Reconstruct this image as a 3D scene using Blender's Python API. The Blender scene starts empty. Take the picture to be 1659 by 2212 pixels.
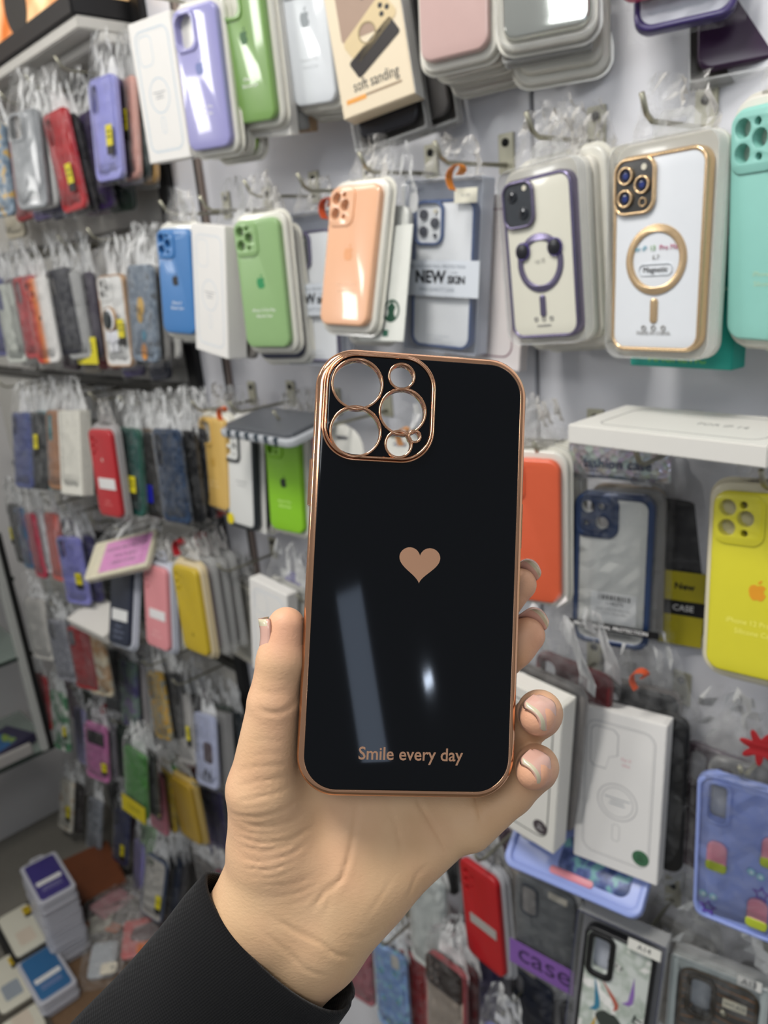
import bpy, bmesh, math, random
import numpy as np
from mathutils import Matrix, Vector, noise
from mathutils.geometry import tessellate_polygon

# ------------------------------------------------------------------ camera, world, lights, exposure
scene = bpy.context.scene
COL = scene.collection
W = 0.72            # distance from the camera to the wall with the hooks
FLOOR = -1.62       # floor level, camera at the origin
END = -2.35         # end wall at the left
CAMROT = [(0.6974832,0.1650685,-0.6973303), (0.7119063,-0.2708198,0.6479553), (-0.0818939,-0.9483718,-0.3064056)]  # rows: world axes in camera axes (x right, y down, z forward)
cam_data = bpy.data.cameras.new('camera')
cam = bpy.data.objects.new('camera', cam_data)
COL.objects.link(cam)
m = Matrix([[r[0], -r[1], -r[2]] for r in CAMROT]).to_4x4()
cam.matrix_world = m
cam_data.sensor_fit = 'HORIZONTAL'
cam_data.sensor_width = 36.0
cam_data.lens = 36.0 * 1650.0 / 1659.0
cam_data.clip_start = 0.01
cam_data.dof.use_dof = True
cam_data.dof.focus_distance = 0.285
cam_data.dof.aperture_fstop = cam_data.lens / 2.2
scene.camera = cam

world = bpy.data.worlds.new('world')
scene.world = world
world.use_nodes = True
world.node_tree.nodes['Background'].inputs[0].default_value = (0.92, 0.95, 1.0, 1)
world.node_tree.nodes['Background'].inputs[1].default_value = 0.28

def area(name, loc, target, size, sizey, power, color):
    d = bpy.data.lights.new(name, 'AREA')
    d.shape = 'RECTANGLE'; d.size = size; d.size_y = sizey; d.energy = power; d.color = color
    o = bpy.data.objects.new(name, d); COL.objects.link(o)
    o.location = loc
    o.rotation_euler = (Vector(target) - Vector(loc)).to_track_quat('-Z', 'Y').to_euler()
    return o
area('ceiling_panel_light', (-0.45, -0.28, 1.2), (-0.5, 0.2, -0.6), 0.42, 0.42, 20, (1.0, 0.975, 0.94))
area('ceiling_panel_light', (-1.7, -0.35, 1.15), (-1.65, 0.3, -0.6), 0.6, 0.6, 8, (1.0, 0.975, 0.94))
area('ceiling_panel_light', (0.6, -1.1, 1.15), (0.2, 0.3, -0.6), 0.6, 0.6, 9, (0.94, 0.97, 1.0))

area('ceiling_panel_light', (-3.75, -2.95, 1.12), (-0.9, 0.5, 0.0), 0.7, 0.7, 26, (1.0, .985, .96))
area('bluish_streak_light', (1.98, -1.55, .42), (0, 0, .1), .30, .80, 2.4, (.62, .76, 1.0))  # unseen bluish light, added to give the streak reflected in the held case
area('far_ceiling_lamp', (6.5, -2.72, 1.05), (0, 0, -.2), .24, .12, 5, (.7, .82, 1.0))
scene.cycles.max_bounces = 6; scene.cycles.diffuse_bounces = 2; scene.cycles.glossy_bounces = 3; scene.cycles.transmission_bounces = 2; scene.cycles.transparent_max_bounces = 10
scene.cycles.use_light_tree = False; scene.cycles.caustics_reflective = False; scene.cycles.caustics_refractive = False; scene.cycles.adaptive_threshold = 0.035
scene.view_settings.view_transform = 'Standard'
scene.view_settings.look = 'None'
scene.view_settings.exposure = 0.0
scene.view_settings.gamma = 1.0
scene.view_settings.use_curve_mapping = False

# pose of every measured thing: centre of its front face (m), pitch, roll, yaw (rad), width, height
POSE = {
  'held': (-0.1856, 0.1857, -0.1085, -0.3640, -0.1720, 0.9350, 0.0805, 0.1646),
  'wbox1': (-0.9958, 0.5888, 0.2407, 0.0315, -0.0413, 0.1203, 0.0893, 0.1663),
  'lav1': (-0.8887, 0.5851, 0.2326, 0.0267, -0.0459, 0.1608, 0.0765, 0.1542),
  'green1': (-0.8198, 0.6058, 0.2514, 0.0852, -0.0847, 0.0497, 0.0765, 0.1525),
  'white1': (-0.7436, 0.6354, 0.2578, 0.1086, -0.0953, 0.0040, 0.0751, 0.1517),
  'sand': (-0.6388, 0.6254, 0.2384, -0.1034, 0.1519, 0.3328, 0.0840, 0.1685),
  'beige1': (-0.5295, 0.6356, 0.2613, -0.0756, 0.0060, 0.2458, 0.0715, 0.1594),
  'chrome1': (-0.4414, 0.6549, 0.2604, -0.1220, 0.0185, 0.4778, 0.0766, 0.1601),
  'purpf': (-0.3329, 0.6874, 0.2340, -0.2781, 0.0431, 0.4358, 0.0752, 0.1458),
  'blue1': (-1.0205, 0.5827, 0.0014, -0.0578, -0.0727, 0.1562, 0.0721, 0.1434),
  'wbox2': (-0.9379, 0.5846, -0.0145, -0.0500, -0.1402, -0.0447, 0.0881, 0.1692),
  'green2': (-0.8274, 0.5916, -0.0107, -0.0169, -0.0056, 0.1690, 0.0774, 0.1557),
  'skin1': (-0.7815, 0.6333, -0.0229, -0.0508, -0.0086, 0.0936, 0.0987, 0.1854),
  'peach': (-0.6512, 0.5847, 0.0128, -0.2239, -0.0502, 0.0385, 0.0760, 0.1475),
  'skin2': (-0.5665, 0.6377, -0.0078, -0.0422, -0.0784, 0.0784, 0.0999, 0.1761),
  'magp': (-0.4286, 0.6227, -0.0042, 0.0103, 0.0552, -0.0679, 0.0925, 0.1596),
  'magg': (-0.3069, 0.6067, -0.0079, -0.0194, 0.0006, -0.1025, 0.0961, 0.1692),
  'tealbox': (-0.3167, 0.6418, -0.0178, -0.3165, 0.0006, 0.4912, 0.0888, 0.1728),
  'mint': (-0.2205, 0.6054, 0.0033, 0.0559, -0.0119, -0.3303, 0.0774, 0.1625),
  'mustard1': (-1.0607, 0.6214, -0.2801, -0.0933, -0.0132, -0.0105, 0.0765, 0.1474),
  'blackf': (-0.9918, 0.6227, -0.3002, -0.1179, -0.0027, 0.0068, 0.0768, 0.1477),
  'lime': (-0.8779, 0.6233, -0.2839, -0.1095, 0.0403, 0.0357, 0.0765, 0.1499),
  'coral': (-0.4396, 0.5987, -0.2692, 0.0219, -0.0085, 0.3062, 0.0762, 0.1539),
  'fashion': (-0.3657, 0.6437, -0.3112, -0.0402, -0.0128, 0.2767, 0.0750, 0.1600),
  'yellow1': (-0.2118, 0.6045, -0.2748, -0.1437, 0.0571, 0.0271, 0.0791, 0.1556),
  'wbox3': (-0.3264, 0.5905, -0.5257, -0.1099, 0.0050, 0.1748, 0.0879, 0.1754),
  'wbox4': (-0.4111, 0.5448, -0.5035, 0.0088, -0.0816, 0.0204, 0.0895, 0.1843),
  'wave': (-0.2101, 0.6064, -0.5475, -0.0760, 0.0113, 0.1551, 0.0812, 0.1570),
  'grayc': (-0.4251, 0.5966, -0.7844, 0.0307, -0.0441, 0.1421, 0.0775, 0.1550),
  'red1': (-0.5478, 0.6248, -0.8627, -0.0445, 0.0960, -0.1341, 0.0741, 0.1545),
  'a14': (-0.3144, 0.5607, -0.7734, -0.1684, -0.0453, 0.2078, 0.0929, 0.1912),
  'tiger': (-0.2223, 0.6019, -0.7960, -0.1605, -0.0025, 0.2339, 0.0926, 0.1832),
  'bluefl': (-0.7726, 0.6372, -1.1873, -0.1588, 0.1215, 0.0612, 0.0742, 0.1537),
  'brownb': (-0.5948, 0.5871, -1.0420, -0.1532, 0.0852, -0.0491, 0.0749, 0.1616),
  'gray_a': (-1.4221, 0.5689, 0.2182, -0.1000, -0.0160, 0.2947, 0.0767, 0.1548),
  'red_a': (-1.3416, 0.5958, 0.2051, -0.0006, 0.0568, 0.1036, 0.0753, 0.1533),
  'lav_a': (-1.2425, 0.6279, 0.2385, -0.0834, -0.0282, 0.0760, 0.0756, 0.1470),
  'rose_a': (-1.2237, 0.6564, 0.2359, -0.0980, -0.0397, -0.1618, 0.0753, 0.1457),
  'grad_b': (-1.5088, 0.5680, -0.0471, -0.0606, 0.0473, 0.1700, 0.0761, 0.1560),
  'dgray_b': (-1.4039, 0.6092, -0.0427, -0.0929, 0.0168, 0.0563, 0.0758, 0.1499),
  'astro_b': (-1.2774, 0.6022, -0.0531, -0.0768, 0.0122, 0.1153, 0.0762, 0.1503),
  'pat_b': (-1.1957, 0.6114, -0.0432, -0.0972, -0.0293, 0.0531, 0.0776, 0.1538),
  'wtex_c': (-1.4833, 0.5597, -0.2968, -0.2037, 0.0669, 0.0844, 0.0856, 0.1639),
  'red_c': (-1.3183, 0.5498, -0.3140, -0.0796, 0.0423, 0.0915, 0.0762, 0.1587),
  'dgreen_c': (-1.2851, 0.5812, -0.3140, -0.1190, 0.0048, 0.1018, 0.0768, 0.1561),
  'navy_c': (-1.1270, 0.5771, -0.3001, -0.0650, 0.0502, 0.0724, 0.0780, 0.1569),
  'lav_d': (-1.6319, 0.5674, -0.5839, -0.0690, 0.0387, 0.3084, 0.0762, 0.1559),
  'navy_d': (-1.3712, 0.5499, -0.5863, -0.3069, 0.1085, 0.0481, 0.0763, 0.1584),
  'pink_d': (-1.2585, 0.5701, -0.5698, -0.1699, 0.0314, 0.0769, 0.0755, 0.1571),
  'yel_d': (-1.1170, 0.5648, -0.5339, -0.0492, 0.0580, 0.0299, 0.0763, 0.1563),
  'clear_d': (-1.1122, 0.6574, -0.5937, -0.0748, -0.0402, 0.0140, 0.0780, 0.1481),
  'wbox_d': (-0.9347, 0.5995, -0.5357, -0.0289, -0.1171, 0.0737, 0.0897, 0.1652),
  'hot_d': (-1.8264, 0.5623, -0.5631, -0.0811, 0.1479, -0.0442, 0.0749, 0.1564),
  'coral_d': (-1.7127, 0.5670, -0.5450, -0.1127, 0.1036, -0.0005, 0.0750, 0.1570),
  'scen_e': (-1.5817, 0.6113, -0.8951, -0.2102, 0.1485, 0.0406, 0.0799, 0.1532),
  'yelp_e': (-1.4267, 0.6103, -0.8653, -0.1530, 0.2783, -0.0351, 0.0758, 0.1497),
  'clear_e': (-1.3512, 0.6227, -0.8987, -0.2009, 0.2921, -0.0641, 0.0761, 0.1486),
  'fig_e': (-1.2657, 0.6196, -0.9124, -0.2225, 0.1638, 0.0320, 0.0761, 0.1513),
  'hotp_e': (-1.7375, 0.5633, -1.0991, -0.1110, -0.0826, 0.3476, 0.0760, 0.1570),
  'lavs_e': (-1.9076, 0.5876, -1.1377, -0.1677, 0.1230, -0.0251, 0.0746, 0.1545),
  'wgr_e': (-1.9016, 0.5431, -1.0664, -0.1654, 0.0708, 0.1573, 0.0750, 0.1605),
  'redl_e': (-2.0747, 0.5619, -1.0827, -0.1015, 0.0524, 0.0885, 0.0750, 0.1579),
  'green_f': (-1.4443, 0.5329, -1.0279, -0.1016, -0.0918, 0.1554, 0.0778, 0.1619),
  'pink_f': (-1.4718, 0.5791, -1.1184, -0.0885, 0.0322, 0.0317, 0.0756, 0.1553),
  'must_f': (-1.3755, 0.6023, -1.1095, -0.0103, 0.0368, 0.0885, 0.0758, 0.1530),
  'lavp_f': (-1.4312, 0.6690, -1.2332, -0.0437, 0.1723, 0.1089, 0.0764, 0.1490),
  'flor_f': (-2.1546, 0.5754, -1.4833, -0.2875, 0.0510, 0.1198, 0.0741, 0.1561),
  'lav_g': (-1.7715, 0.6118, -1.5177, -0.3040, 0.2986, -0.1363, 0.0739, 0.1502),
  'wnavy_g': (-1.5750, 0.5699, -1.4263, -0.2683, -0.0854, 0.2322, 0.0744, 0.1594),
}
# hand: chains of (x, y, z, radius) in mm in the frame of the held case
HAND = [
  ('palm', 9, [(-42.1,-138.2,-30.0,17.0), (-7.0,-67.9,-34.0,12.0)]),
  ('palm', 9, [(-36.9,-140.4,-31.0,17.0), (11.4,-69.5,-35.0,12.0)]),
  ('palm', 9, [(-29.5,-143.1,-31.0,16.0), (24.9,-80.0,-33.0,11.5)]),
  ('palm', 9, [(-25.9,-142.8,-31.0,15.0), (29.2,-97.5,-29.0,10.0)]),
  ('heel', 12, [(-15.4,-124.4,-31.0,18.0), (-26.1,-138.7,-31.0,17.0)]),
  ('mid', 10, [(-28.9,-118.6,-32.0,17.0), (-0.4,-89.6,-33.0,15.0)]),
  ('web', 9, [(-44.9,-90.0,-26.0,12.0), (-28.8,-85.6,-30.0,13.0)]),
  ('thenar', 9, [(-46.5,-128.1,-29.0,18.0), (-47.1,-109.1,-25.0,18.0), (-51.8,-85.7,-17.0,13.6)]),
  ('thumb', 4, [(-51.9,-83.7,-16.0,13.4), (-49.5,-51.4,-9.0,9.8)]),
  ('thumb', 2, [(-49.6,-50.5,-9.0,9.6), (-47.6,-34.9,-7.0,8.9), (-46.5,-22.3,-6.0,7.0)]),
  ('index', 3, [(-5.5,-63.7,-32.0,10.0), (22.1,-28.4,-24.0,8.6), (38.7,-9.9,-21.0,7.6), (45.3,-3.5,-19.3,6.6)]),
  ('middle', 3, [(12.0,-69.1,-33.0,10.0), (34.4,-40.2,-26.0,8.8), (44.1,-28.2,-21.0,8.2), (48.9,-23.7,-19.6,7.2)]),
  ('ring', 3, [(25.7,-79.7,-32.0,10.0), (45.7,-66.5,-29.0,8.8), (54.6,-55.0,-19.0,8.6)]),
  ('ring', 2, [(54.3,-54.6,-18.0,8.4), (52.7,-52.7,-12.0,8.3), (48.9,-52.8,-3.0,6.6)]),
  ('pinky', 3, [(30.2,-101.0,-27.0,10.0), (46.5,-87.2,-26.0,8.4), (54.2,-76.1,-19.0,8.1)]),
  ('pinky', 2, [(53.8,-75.5,-18.0,8.0), (52.3,-73.2,-12.0,7.8), (47.8,-73.0,-3.0,6.3)]),
  ('wrist', 10, [(-51.0,-134.7,-34.0,19.0), (-63.8,-152.9,-37.0,18.0)]),
  ('wrist', 10, [(-30.5,-151.7,-36.0,18.0), (-43.0,-168.3,-39.0,18.0)]),
]
CREASE = [
  (0.35, 0.7, [(-61.7,-92.8), (-52.8,-93.7), (-42.7,-91.2)]),
  (0.35, 0.7, [(-61.4,-97.0), (-50.9,-97.7), (-39.0,-95.9)]),
  (0.35, 0.7, [(-60.3,-105.3), (-52.1,-105.7), (-45.4,-104.7)]),
  (0.35, 0.7, [(-55.9,-113.1), (-46.6,-113.4), (-38.2,-110.6)]),
  (0.3, 0.7, [(-63.3,-88.6), (-55.7,-87.4), (-48.1,-86.2)]),
  (0.3, 0.7, [(-62.7,-83.1), (-55.2,-80.9), (-45.0,-79.1)]),
  (0.3, 0.7, [(-51.6,-116.0), (-41.3,-116.8), (-31.2,-114.3)]),
  (0.28, 0.7, [(-46.2,-121.0), (-37.7,-120.2), (-29.3,-116.8)]),
  (0.25, 0.7, [(-40.9,-124.3), (-34.2,-122.6), (-24.2,-115.9)]),
  (0.25, 0.7, [(-56.7,-69.1), (-50.8,-67.7), (-43.1,-68.0)]),
  (0.25, 0.7, [(-57.9,-64.1), (-51.9,-62.6), (-44.2,-63.4)]),
  (0.3, 0.8, [(-55.5,-45.2), (-50.3,-46.1), (-44.3,-44.6)]),
  (0.3, 0.9, [(-11.5,-129.3), (-6.6,-122.6), (-1.6,-115.8)]),
  (0.25, 0.9, [(-19.8,-135.9), (-11.1,-137.6), (-6.0,-135.1)]),
  (0.25, 0.9, [(6.4,-98.8), (10.2,-105.6), (12.2,-110.7)]),
  (0.9, 1, [(-15.9,-89.7), (-17.5,-101.4), (-19.0,-108.7), (-21.0,-115.2), (-27.4,-120.3), (-31.6,-126.1)]),
  (0.6, 0.9, [(-4.3,-90.9), (-1.3,-96.0), (0.8,-103.4), (1.9,-108.5)]),
  (1, 0.9, [(6.8,-87.6), (8.0,-89.9), (11.6,-95.1), (15.7,-101.1), (19.0,-106.9), (21.0,-109.1)]),
  (1, 0.9, [(30.3,-84.7), (31.7,-91.6), (32.6,-96.8)]),
  (0.8, 0.9, [(-47.0,-127.6), (-37.9,-133.4), (-27.9,-137.8), (-22.6,-142.1), (-14.2,-145.6)]),
  (0.5, 0.9, [(-50.6,-132.6), (-40.0,-140.9), (-32.9,-147.6), (-24.2,-151.2)]),
  (0.8, 1.2, [(-55.1,-51.4), (-52.7,-52.4), (-48.5,-53.1), (-44.1,-51.6), (-40.6,-48.1)]),
  (0.55, 0.9, [(-63.1,-91.5), (-53.0,-90.7), (-46.2,-89.2), (-36.9,-86.1)]),
  (0.6, 0.8, [(-58.4,-94.4), (-49.3,-94.7), (-36.3,-92.6)]),
  (0.7, 0.8, [(-60.6,-99.5), (-52.4,-100.7), (-42.2,-100.3), (-32.0,-97.5)]),
  (0.7, 0.8, [(-59.0,-103.1), (-50.5,-103.7), (-37.4,-101.2)]),
  (0.7, 0.8, [(-59.2,-107.0), (-52.0,-107.7), (-41.9,-105.7), (-35.2,-102.9)]),
  (0.6, 0.8, [(-56.9,-110.8), (-48.5,-110.7), (-38.4,-107.6)]),
  (0.5, 0.8, [(-60.9,-86.1), (-53.4,-83.4), (-41.5,-80.7)]),
  (0.45, 0.8, [(-62.0,-81.1), (-53.7,-77.9), (-42.6,-76.3)]),
  (0.4, 0.8, [(-61.5,-75.2), (-54.0,-72.5), (-42.0,-71.7)]),
  (0.4, 0.9, [(4.1,-125.9), (8.0,-115.8), (12.3,-112.4)]),
  (0.35, 0.9, [(-27.0,-129.3), (-24.8,-120.9), (-21.6,-115.9)]),
]
NAILS = [
  ((50.7,-49.4,0.0), (-0.78, -0.42, 0.35), (0.42, 0.4, 0.82), 13, 11.5),
  ((49.9,-69.4,0.0), (-0.74, -0.42, 0.4), (0.42, 0.36, 0.83), 12, 11),
  ((-52.7,-28.1,-7.0), (-0.17, 1.0, 0.03), (-0.97, -0.16, 0.14), 12.5, 17),
  ((52.5,-16.2,-25.0), (0.7, 0.72, 0), (0.42, 0.45, -0.8), 11, 14),
  ((49.4,3.5,-25.0), (0.7, 0.72, 0), (0.42, 0.45, -0.8), 10, 13),
]
CUFF = [(-43.8,-148.4,-34.0), (-71.9,-125.4,-34.0), (-15.6,-171.6,-34.0), (-87.1,-210.1,-42.0)]
TIPS = [(-46.5,-22.1,-3.0), (45.2,-3.5,-19.0), (48.7,-23.6,-19.0), (48.9,-52.8,-3.0), (47.8,-73.0,-3.0)]
HOLES = [
  (-24.92, 68.35, 8.95),
  (-8.50, 72.29, 4.35),
  (-7.58, 59.07, 8.17),
  (-24.76, 50.53, 8.91),
  (-8.60, 46.69, 4.50),
  (-2.68, 49.99, 1.74),
]
HEART = (1.43, 2.61)
SMILE = (1.12, -66.69)
BUMP = (-37.38, 80.77, 4.86, 39.87)
# points on the back wall and other surfaces (m)
PT = {
  'plate0': (-0.6587, 0.7200, 0.1107),
  'plate1': (-0.5494, 0.7200, 0.1079),
  'plate2': (-0.4427, 0.7200, 0.1081),
  'plate3': (-0.3292, 0.7200, 0.1111),
  'plate4': (-0.8795, 0.7200, 0.1058),
  'plate5': (-0.9768, 0.7200, 0.1061),
  'plate6': (-1.0697, 0.7200, 0.1099),
  'plate7': (-1.0708, 0.7200, -0.1750),
  'plate8': (-0.9791, 0.7200, -0.1717),
  'plate9': (-0.4523, 0.7200, -0.1769),
  'plate10': (-0.3445, 0.7200, -0.1682),
  'plate11': (-0.4608, 0.7200, -0.4603),
  'plate12': (-0.3413, 0.7200, -0.4387),
  'plate13': (-1.0688, 0.7200, -0.4512),
  'plate14': (-0.2440, 0.7200, -0.4319),
  'plate15': (-0.5018, 0.7200, -0.8374),
  'strip1': (-1.2341, 0.7200, 0.0079),
  'strip2': (-1.1306, 0.7200, 0.0031),
  'joint': (-0.5038, 0.7200, -0.0072),
  'corner_top': (-1.2501, 0.7200, 0.4296),
  'hook_a0': (-1.5605, 0.7200, 0.4135),
  'hook_a1': (-1.4308, 0.7200, 0.4173),
  'hook_a2': (-1.6830, 0.7200, 0.4119),
  'railA': (-1.5420, 0.7200, 0.1272),
  'railB': (-1.4661, 0.7200, -0.1787),
  'railC': (-1.7284, 0.7200, -0.5583),
  'railD': (-1.7410, 0.7200, -0.9013),
  'cornice_lo': (-1.3966, 0.6200, 0.3472),
  'cornice_hi': (-1.3667, 0.6200, 0.4007),
  'band_hi': (-1.3668, 0.6000, 0.4432),
  'rib0': (-0.5258, 0.6200, 0.0845),
  'rib1': (-0.7206, 0.6200, 0.0769),
  'rib2': (-1.0095, 0.6200, -0.1849),
  'rib3': (-0.4017, 0.6000, -0.4328),
  'rib4': (-1.1817, 0.6000, -0.4277),
  'rib5': (-1.7133, 0.6000, -0.9669),
  'rib6': (-0.3138, 0.6000, -0.3830),
  'rib7': (-1.1408, 0.6200, -0.4128),
  'rib8': (-0.6042, 0.6000, -0.1765),
  'floor_corner': (-2.0943, 0.3703, -1.6200),
  'stackp': (-1.7890, 0.3922, -1.5000),
  'stackb': (-1.6357, 0.3271, -1.5800),
  'carpet': (-1.5883, 0.4142, -1.6200),
  'brown': (-1.9055, 0.5156, -1.5500),
  'wpack1': (-1.8268, 0.3207, -1.5000),
  'wpack2': (-1.7125, 0.2414, -1.5500),
  'wpack3': (-1.6271, 0.2312, -1.5800),
  'misc0': (-1.7607, 0.5223, -1.5500),
  'misc1': (-1.7359, 0.4723, -1.5800),
  'misc2': (-1.6008, 0.5148, -1.5800),
  'misc3': (-1.6367, 0.4349, -1.6000),
  'misc4': (-1.6132, 0.5602, -1.5800),
  'misc5': (-1.7134, 0.5087, -1.5700),
  'shelf0': (-2.0500, 0.4092, -1.2146),
  'shelf1': (-2.0500, 0.5592, -1.2103),
  'shelfu0': (-2.0500, 0.4753, -0.9238),
  'shelfu1': (-2.0500, 0.5301, -0.9206),
  'post': (-2.0500, 0.5206, -1.0298),
}

# ------------------------------------------------------------------ materials
def lin(c):
    if isinstance(c, str):
        c = c.lstrip('#'); c = [int(c[i:i+2], 16)/255 for i in (0, 2, 4)]
        c = [x/12.92 if x <= .04045 else ((x+.055)/1.055)**2.4 for x in c]
    return (c[0], c[1], c[2], 1)
MATS = {}
def mat(color, rough=.4, metal=0.0, coat=0.0, grain=0.06, scale=60, alpha=None, spec=.5, bump=0.0):
    key = (color, rough, metal, coat, grain, scale, alpha, spec, bump)
    if key in MATS: return MATS[key]
    ma = bpy.data.materials.new('surface_%d' % len(MATS)); ma.use_nodes = True
    nt = ma.node_tree; b = nt.nodes['Principled BSDF']
    b.inputs['Roughness'].default_value = rough; b.inputs['Metallic'].default_value = metal
    b.inputs['Coat Weight'].default_value = coat; b.inputs['Coat Roughness'].default_value = .06
    b.inputs['Specular IOR Level'].default_value = spec
    tc = nt.nodes.new('ShaderNodeTexCoord'); no = nt.nodes.new('ShaderNodeTexNoise')
    no.inputs['Scale'].default_value = scale; no.inputs['Detail'].default_value = 3
    nt.links.new(tc.outputs['Object'], no.inputs['Vector'])
    mx = nt.nodes.new('ShaderNodeMix'); mx.data_type = 'RGBA'
    c = lin(color)
    mx.inputs[6].default_value = tuple(x*(1-grain) for x in c[:3]) + (1,)
    mx.inputs[7].default_value = tuple(min(1, x*(1+grain)) for x in c[:3]) + (1,)
    nt.links.new(no.outputs[0], mx.inputs[0]); nt.links.new(mx.outputs[2], b.inputs['Base Color'])
    if bump:
        bp = nt.nodes.new('ShaderNodeBump'); bp.inputs['Strength'].default_value = bump; bp.inputs['Distance'].default_value = .0006
        nt.links.new(no.outputs[0], bp.inputs['Height']); nt.links.new(bp.outputs[0], b.inputs['Normal'])
    if alpha is not None:
        out = nt.nodes['Material Output']; tr = nt.nodes.new('ShaderNodeBsdfTransparent'); ms = nt.nodes.new('ShaderNodeMixShader')
        ms.inputs[0].default_value = alpha
        nt.links.new(tr.outputs[0], ms.inputs[1]); nt.links.new(b.outputs[0], ms.inputs[2]); nt.links.new(ms.outputs[0], out.inputs[0])
    MATS[key] = ma
    return ma
def film(tint='#e6e6e4', lo=.0, hi=.09, scale=55):
    key = ('film', tint, lo, hi, scale)
    if key in MATS: return MATS[key]
    ma = bpy.data.materials.new('clear_film_%d' % len(MATS)); ma.use_nodes = True
    nt = ma.node_tree; b = nt.nodes['Principled BSDF']
    b.inputs['Base Color'].default_value = lin(tint); b.inputs['Roughness'].default_value = .12
    b.inputs['Specular IOR Level'].default_value = 1.0
    out = nt.nodes['Material Output']; tr = nt.nodes.new('ShaderNodeBsdfTransparent'); ms = nt.nodes.new('ShaderNodeMixShader')
    tc = nt.nodes.new('ShaderNodeTexCoord'); no = nt.nodes.new('ShaderNodeTexNoise'); no.inputs['Scale'].default_value = scale
    no.inputs['Detail'].default_value = 5; no.inputs['Distortion'].default_value = 1.2
    mr = nt.nodes.new('ShaderNodeMapRange'); mr.inputs[1].default_value = .4; mr.inputs[2].default_value = .72
    mr.inputs[3].default_value = lo; mr.inputs[4].default_value = hi
    lw = nt.nodes.new('ShaderNodeFresnel'); lw.inputs[0].default_value = 1.22
    ad = nt.nodes.new('ShaderNodeMath'); ad.operation = 'ADD'; ad.use_clamp = True
    nt.links.new(tc.outputs['Object'], no.inputs['Vector']); nt.links.new(no.outputs[0], mr.inputs[0])
    nt.links.new(mr.outputs[0], ad.inputs[0]); nt.links.new(lw.outputs[0], ad.inputs[1])
    nt.links.new(ad.outputs[0], ms.inputs[0]); nt.links.new(tr.outputs[0], ms.inputs[1]); nt.links.new(b.outputs[0], ms.inputs[2])
    nt.links.new(ms.outputs[0], out.inputs[0])
    bp = nt.nodes.new('ShaderNodeBump'); bp.inputs['Strength'].default_value = .5; bp.inputs['Distance'].default_value = .002
    nt.links.new(no.outputs[0], bp.inputs['Height']); nt.links.new(bp.outputs[0], b.inputs['Normal'])
    MATS[key] = ma
    return ma
def prints(c1, c2, scale=120, c3=None, rough=.35, kind='noise'):
    """printed pattern of two or three colours"""
    key = ('print', c1, c2, scale, c3, rough, kind)
    if key in MATS: return MATS[key]
    ma = bpy.data.materials.new('printed_pattern_%d' % len(MATS)); ma.use_nodes = True
    nt = ma.node_tree; b = nt.nodes['Principled BSDF']; b.inputs['Roughness'].default_value = rough
    tc = nt.nodes.new('ShaderNodeTexCoord')
    if kind == 'cells':
        no = nt.nodes.new('ShaderNodeTexVoronoi')
    elif kind == 'rows':
        no = nt.nodes.new('ShaderNodeTexWave'); no.bands_direction = 'Y'; no.inputs['Distortion'].default_value = 6
    elif kind == 'grade':
        no = nt.nodes.new('ShaderNodeTexGradient')
    else:
        no = nt.nodes.new('ShaderNodeTexNoise')
    if 'Scale' in no.inputs: no.inputs['Scale'].default_value = scale
    cr = nt.nodes.new('ShaderNodeValToRGB'); e = cr.color_ramp.elements
    if kind == 'grade':
        mp = nt.nodes.new('ShaderNodeMapping'); mp.inputs['Scale'].default_value = (scale, scale, scale); mp.inputs['Location'].default_value = (.5, 0, 0)
        nt.links.new(tc.outputs['Object'], mp.inputs[0]); nt.links.new(mp.outputs[0], no.inputs[0])
        e[0].position = .25; e[1].position = .62; e[0].color = lin(c1); e[1].color = lin(c2)
        if c3: n = e.new(.45); n.color = lin(c3)
    else:
        nt.links.new(tc.outputs['Object'], no.inputs['Vector'])
        cr.color_ramp.interpolation = 'LINEAR'
        e[0].position = .42; e[1].position = .55; e[0].color = lin(c1); e[1].color = lin(c2)
        if c3: n = e.new(.62); n.color = lin(c3)
    nt.links.new(no.outputs[0], cr.inputs[0]); nt.links.new(cr.outputs[0], b.inputs['Base Color'])
    MATS[key] = ma
    return ma

WHITE_CARD = mat('#eeece6', .55, grain=.02)
TRAY = mat('#ebe8dc', .22, coat=.5, grain=.02, alpha=.88)
CLEAR = mat('#d8dade', .06, spec=.9, grain=.0, alpha=.05)
CLEAR_TRAY = mat('#e6e6e2', .1, spec=.9, grain=.0, alpha=.30)
FROST = mat('#c9cfdb', .25, spec=.7, grain=.02, alpha=.55)
STEEL = mat('#a8a593', .35, metal=.7, grain=.1)
PLATE = mat('#c4c1ab', .45, metal=.3, grain=.08)
BLACKP = mat('#0d0d0e', .45)
DARKHOLE = mat('#141412', .6)
WIREBLK = mat('#222222', .4)
FILM = film()
FILM2 = film('#d8d5d0', .02, .26, 70)

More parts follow.
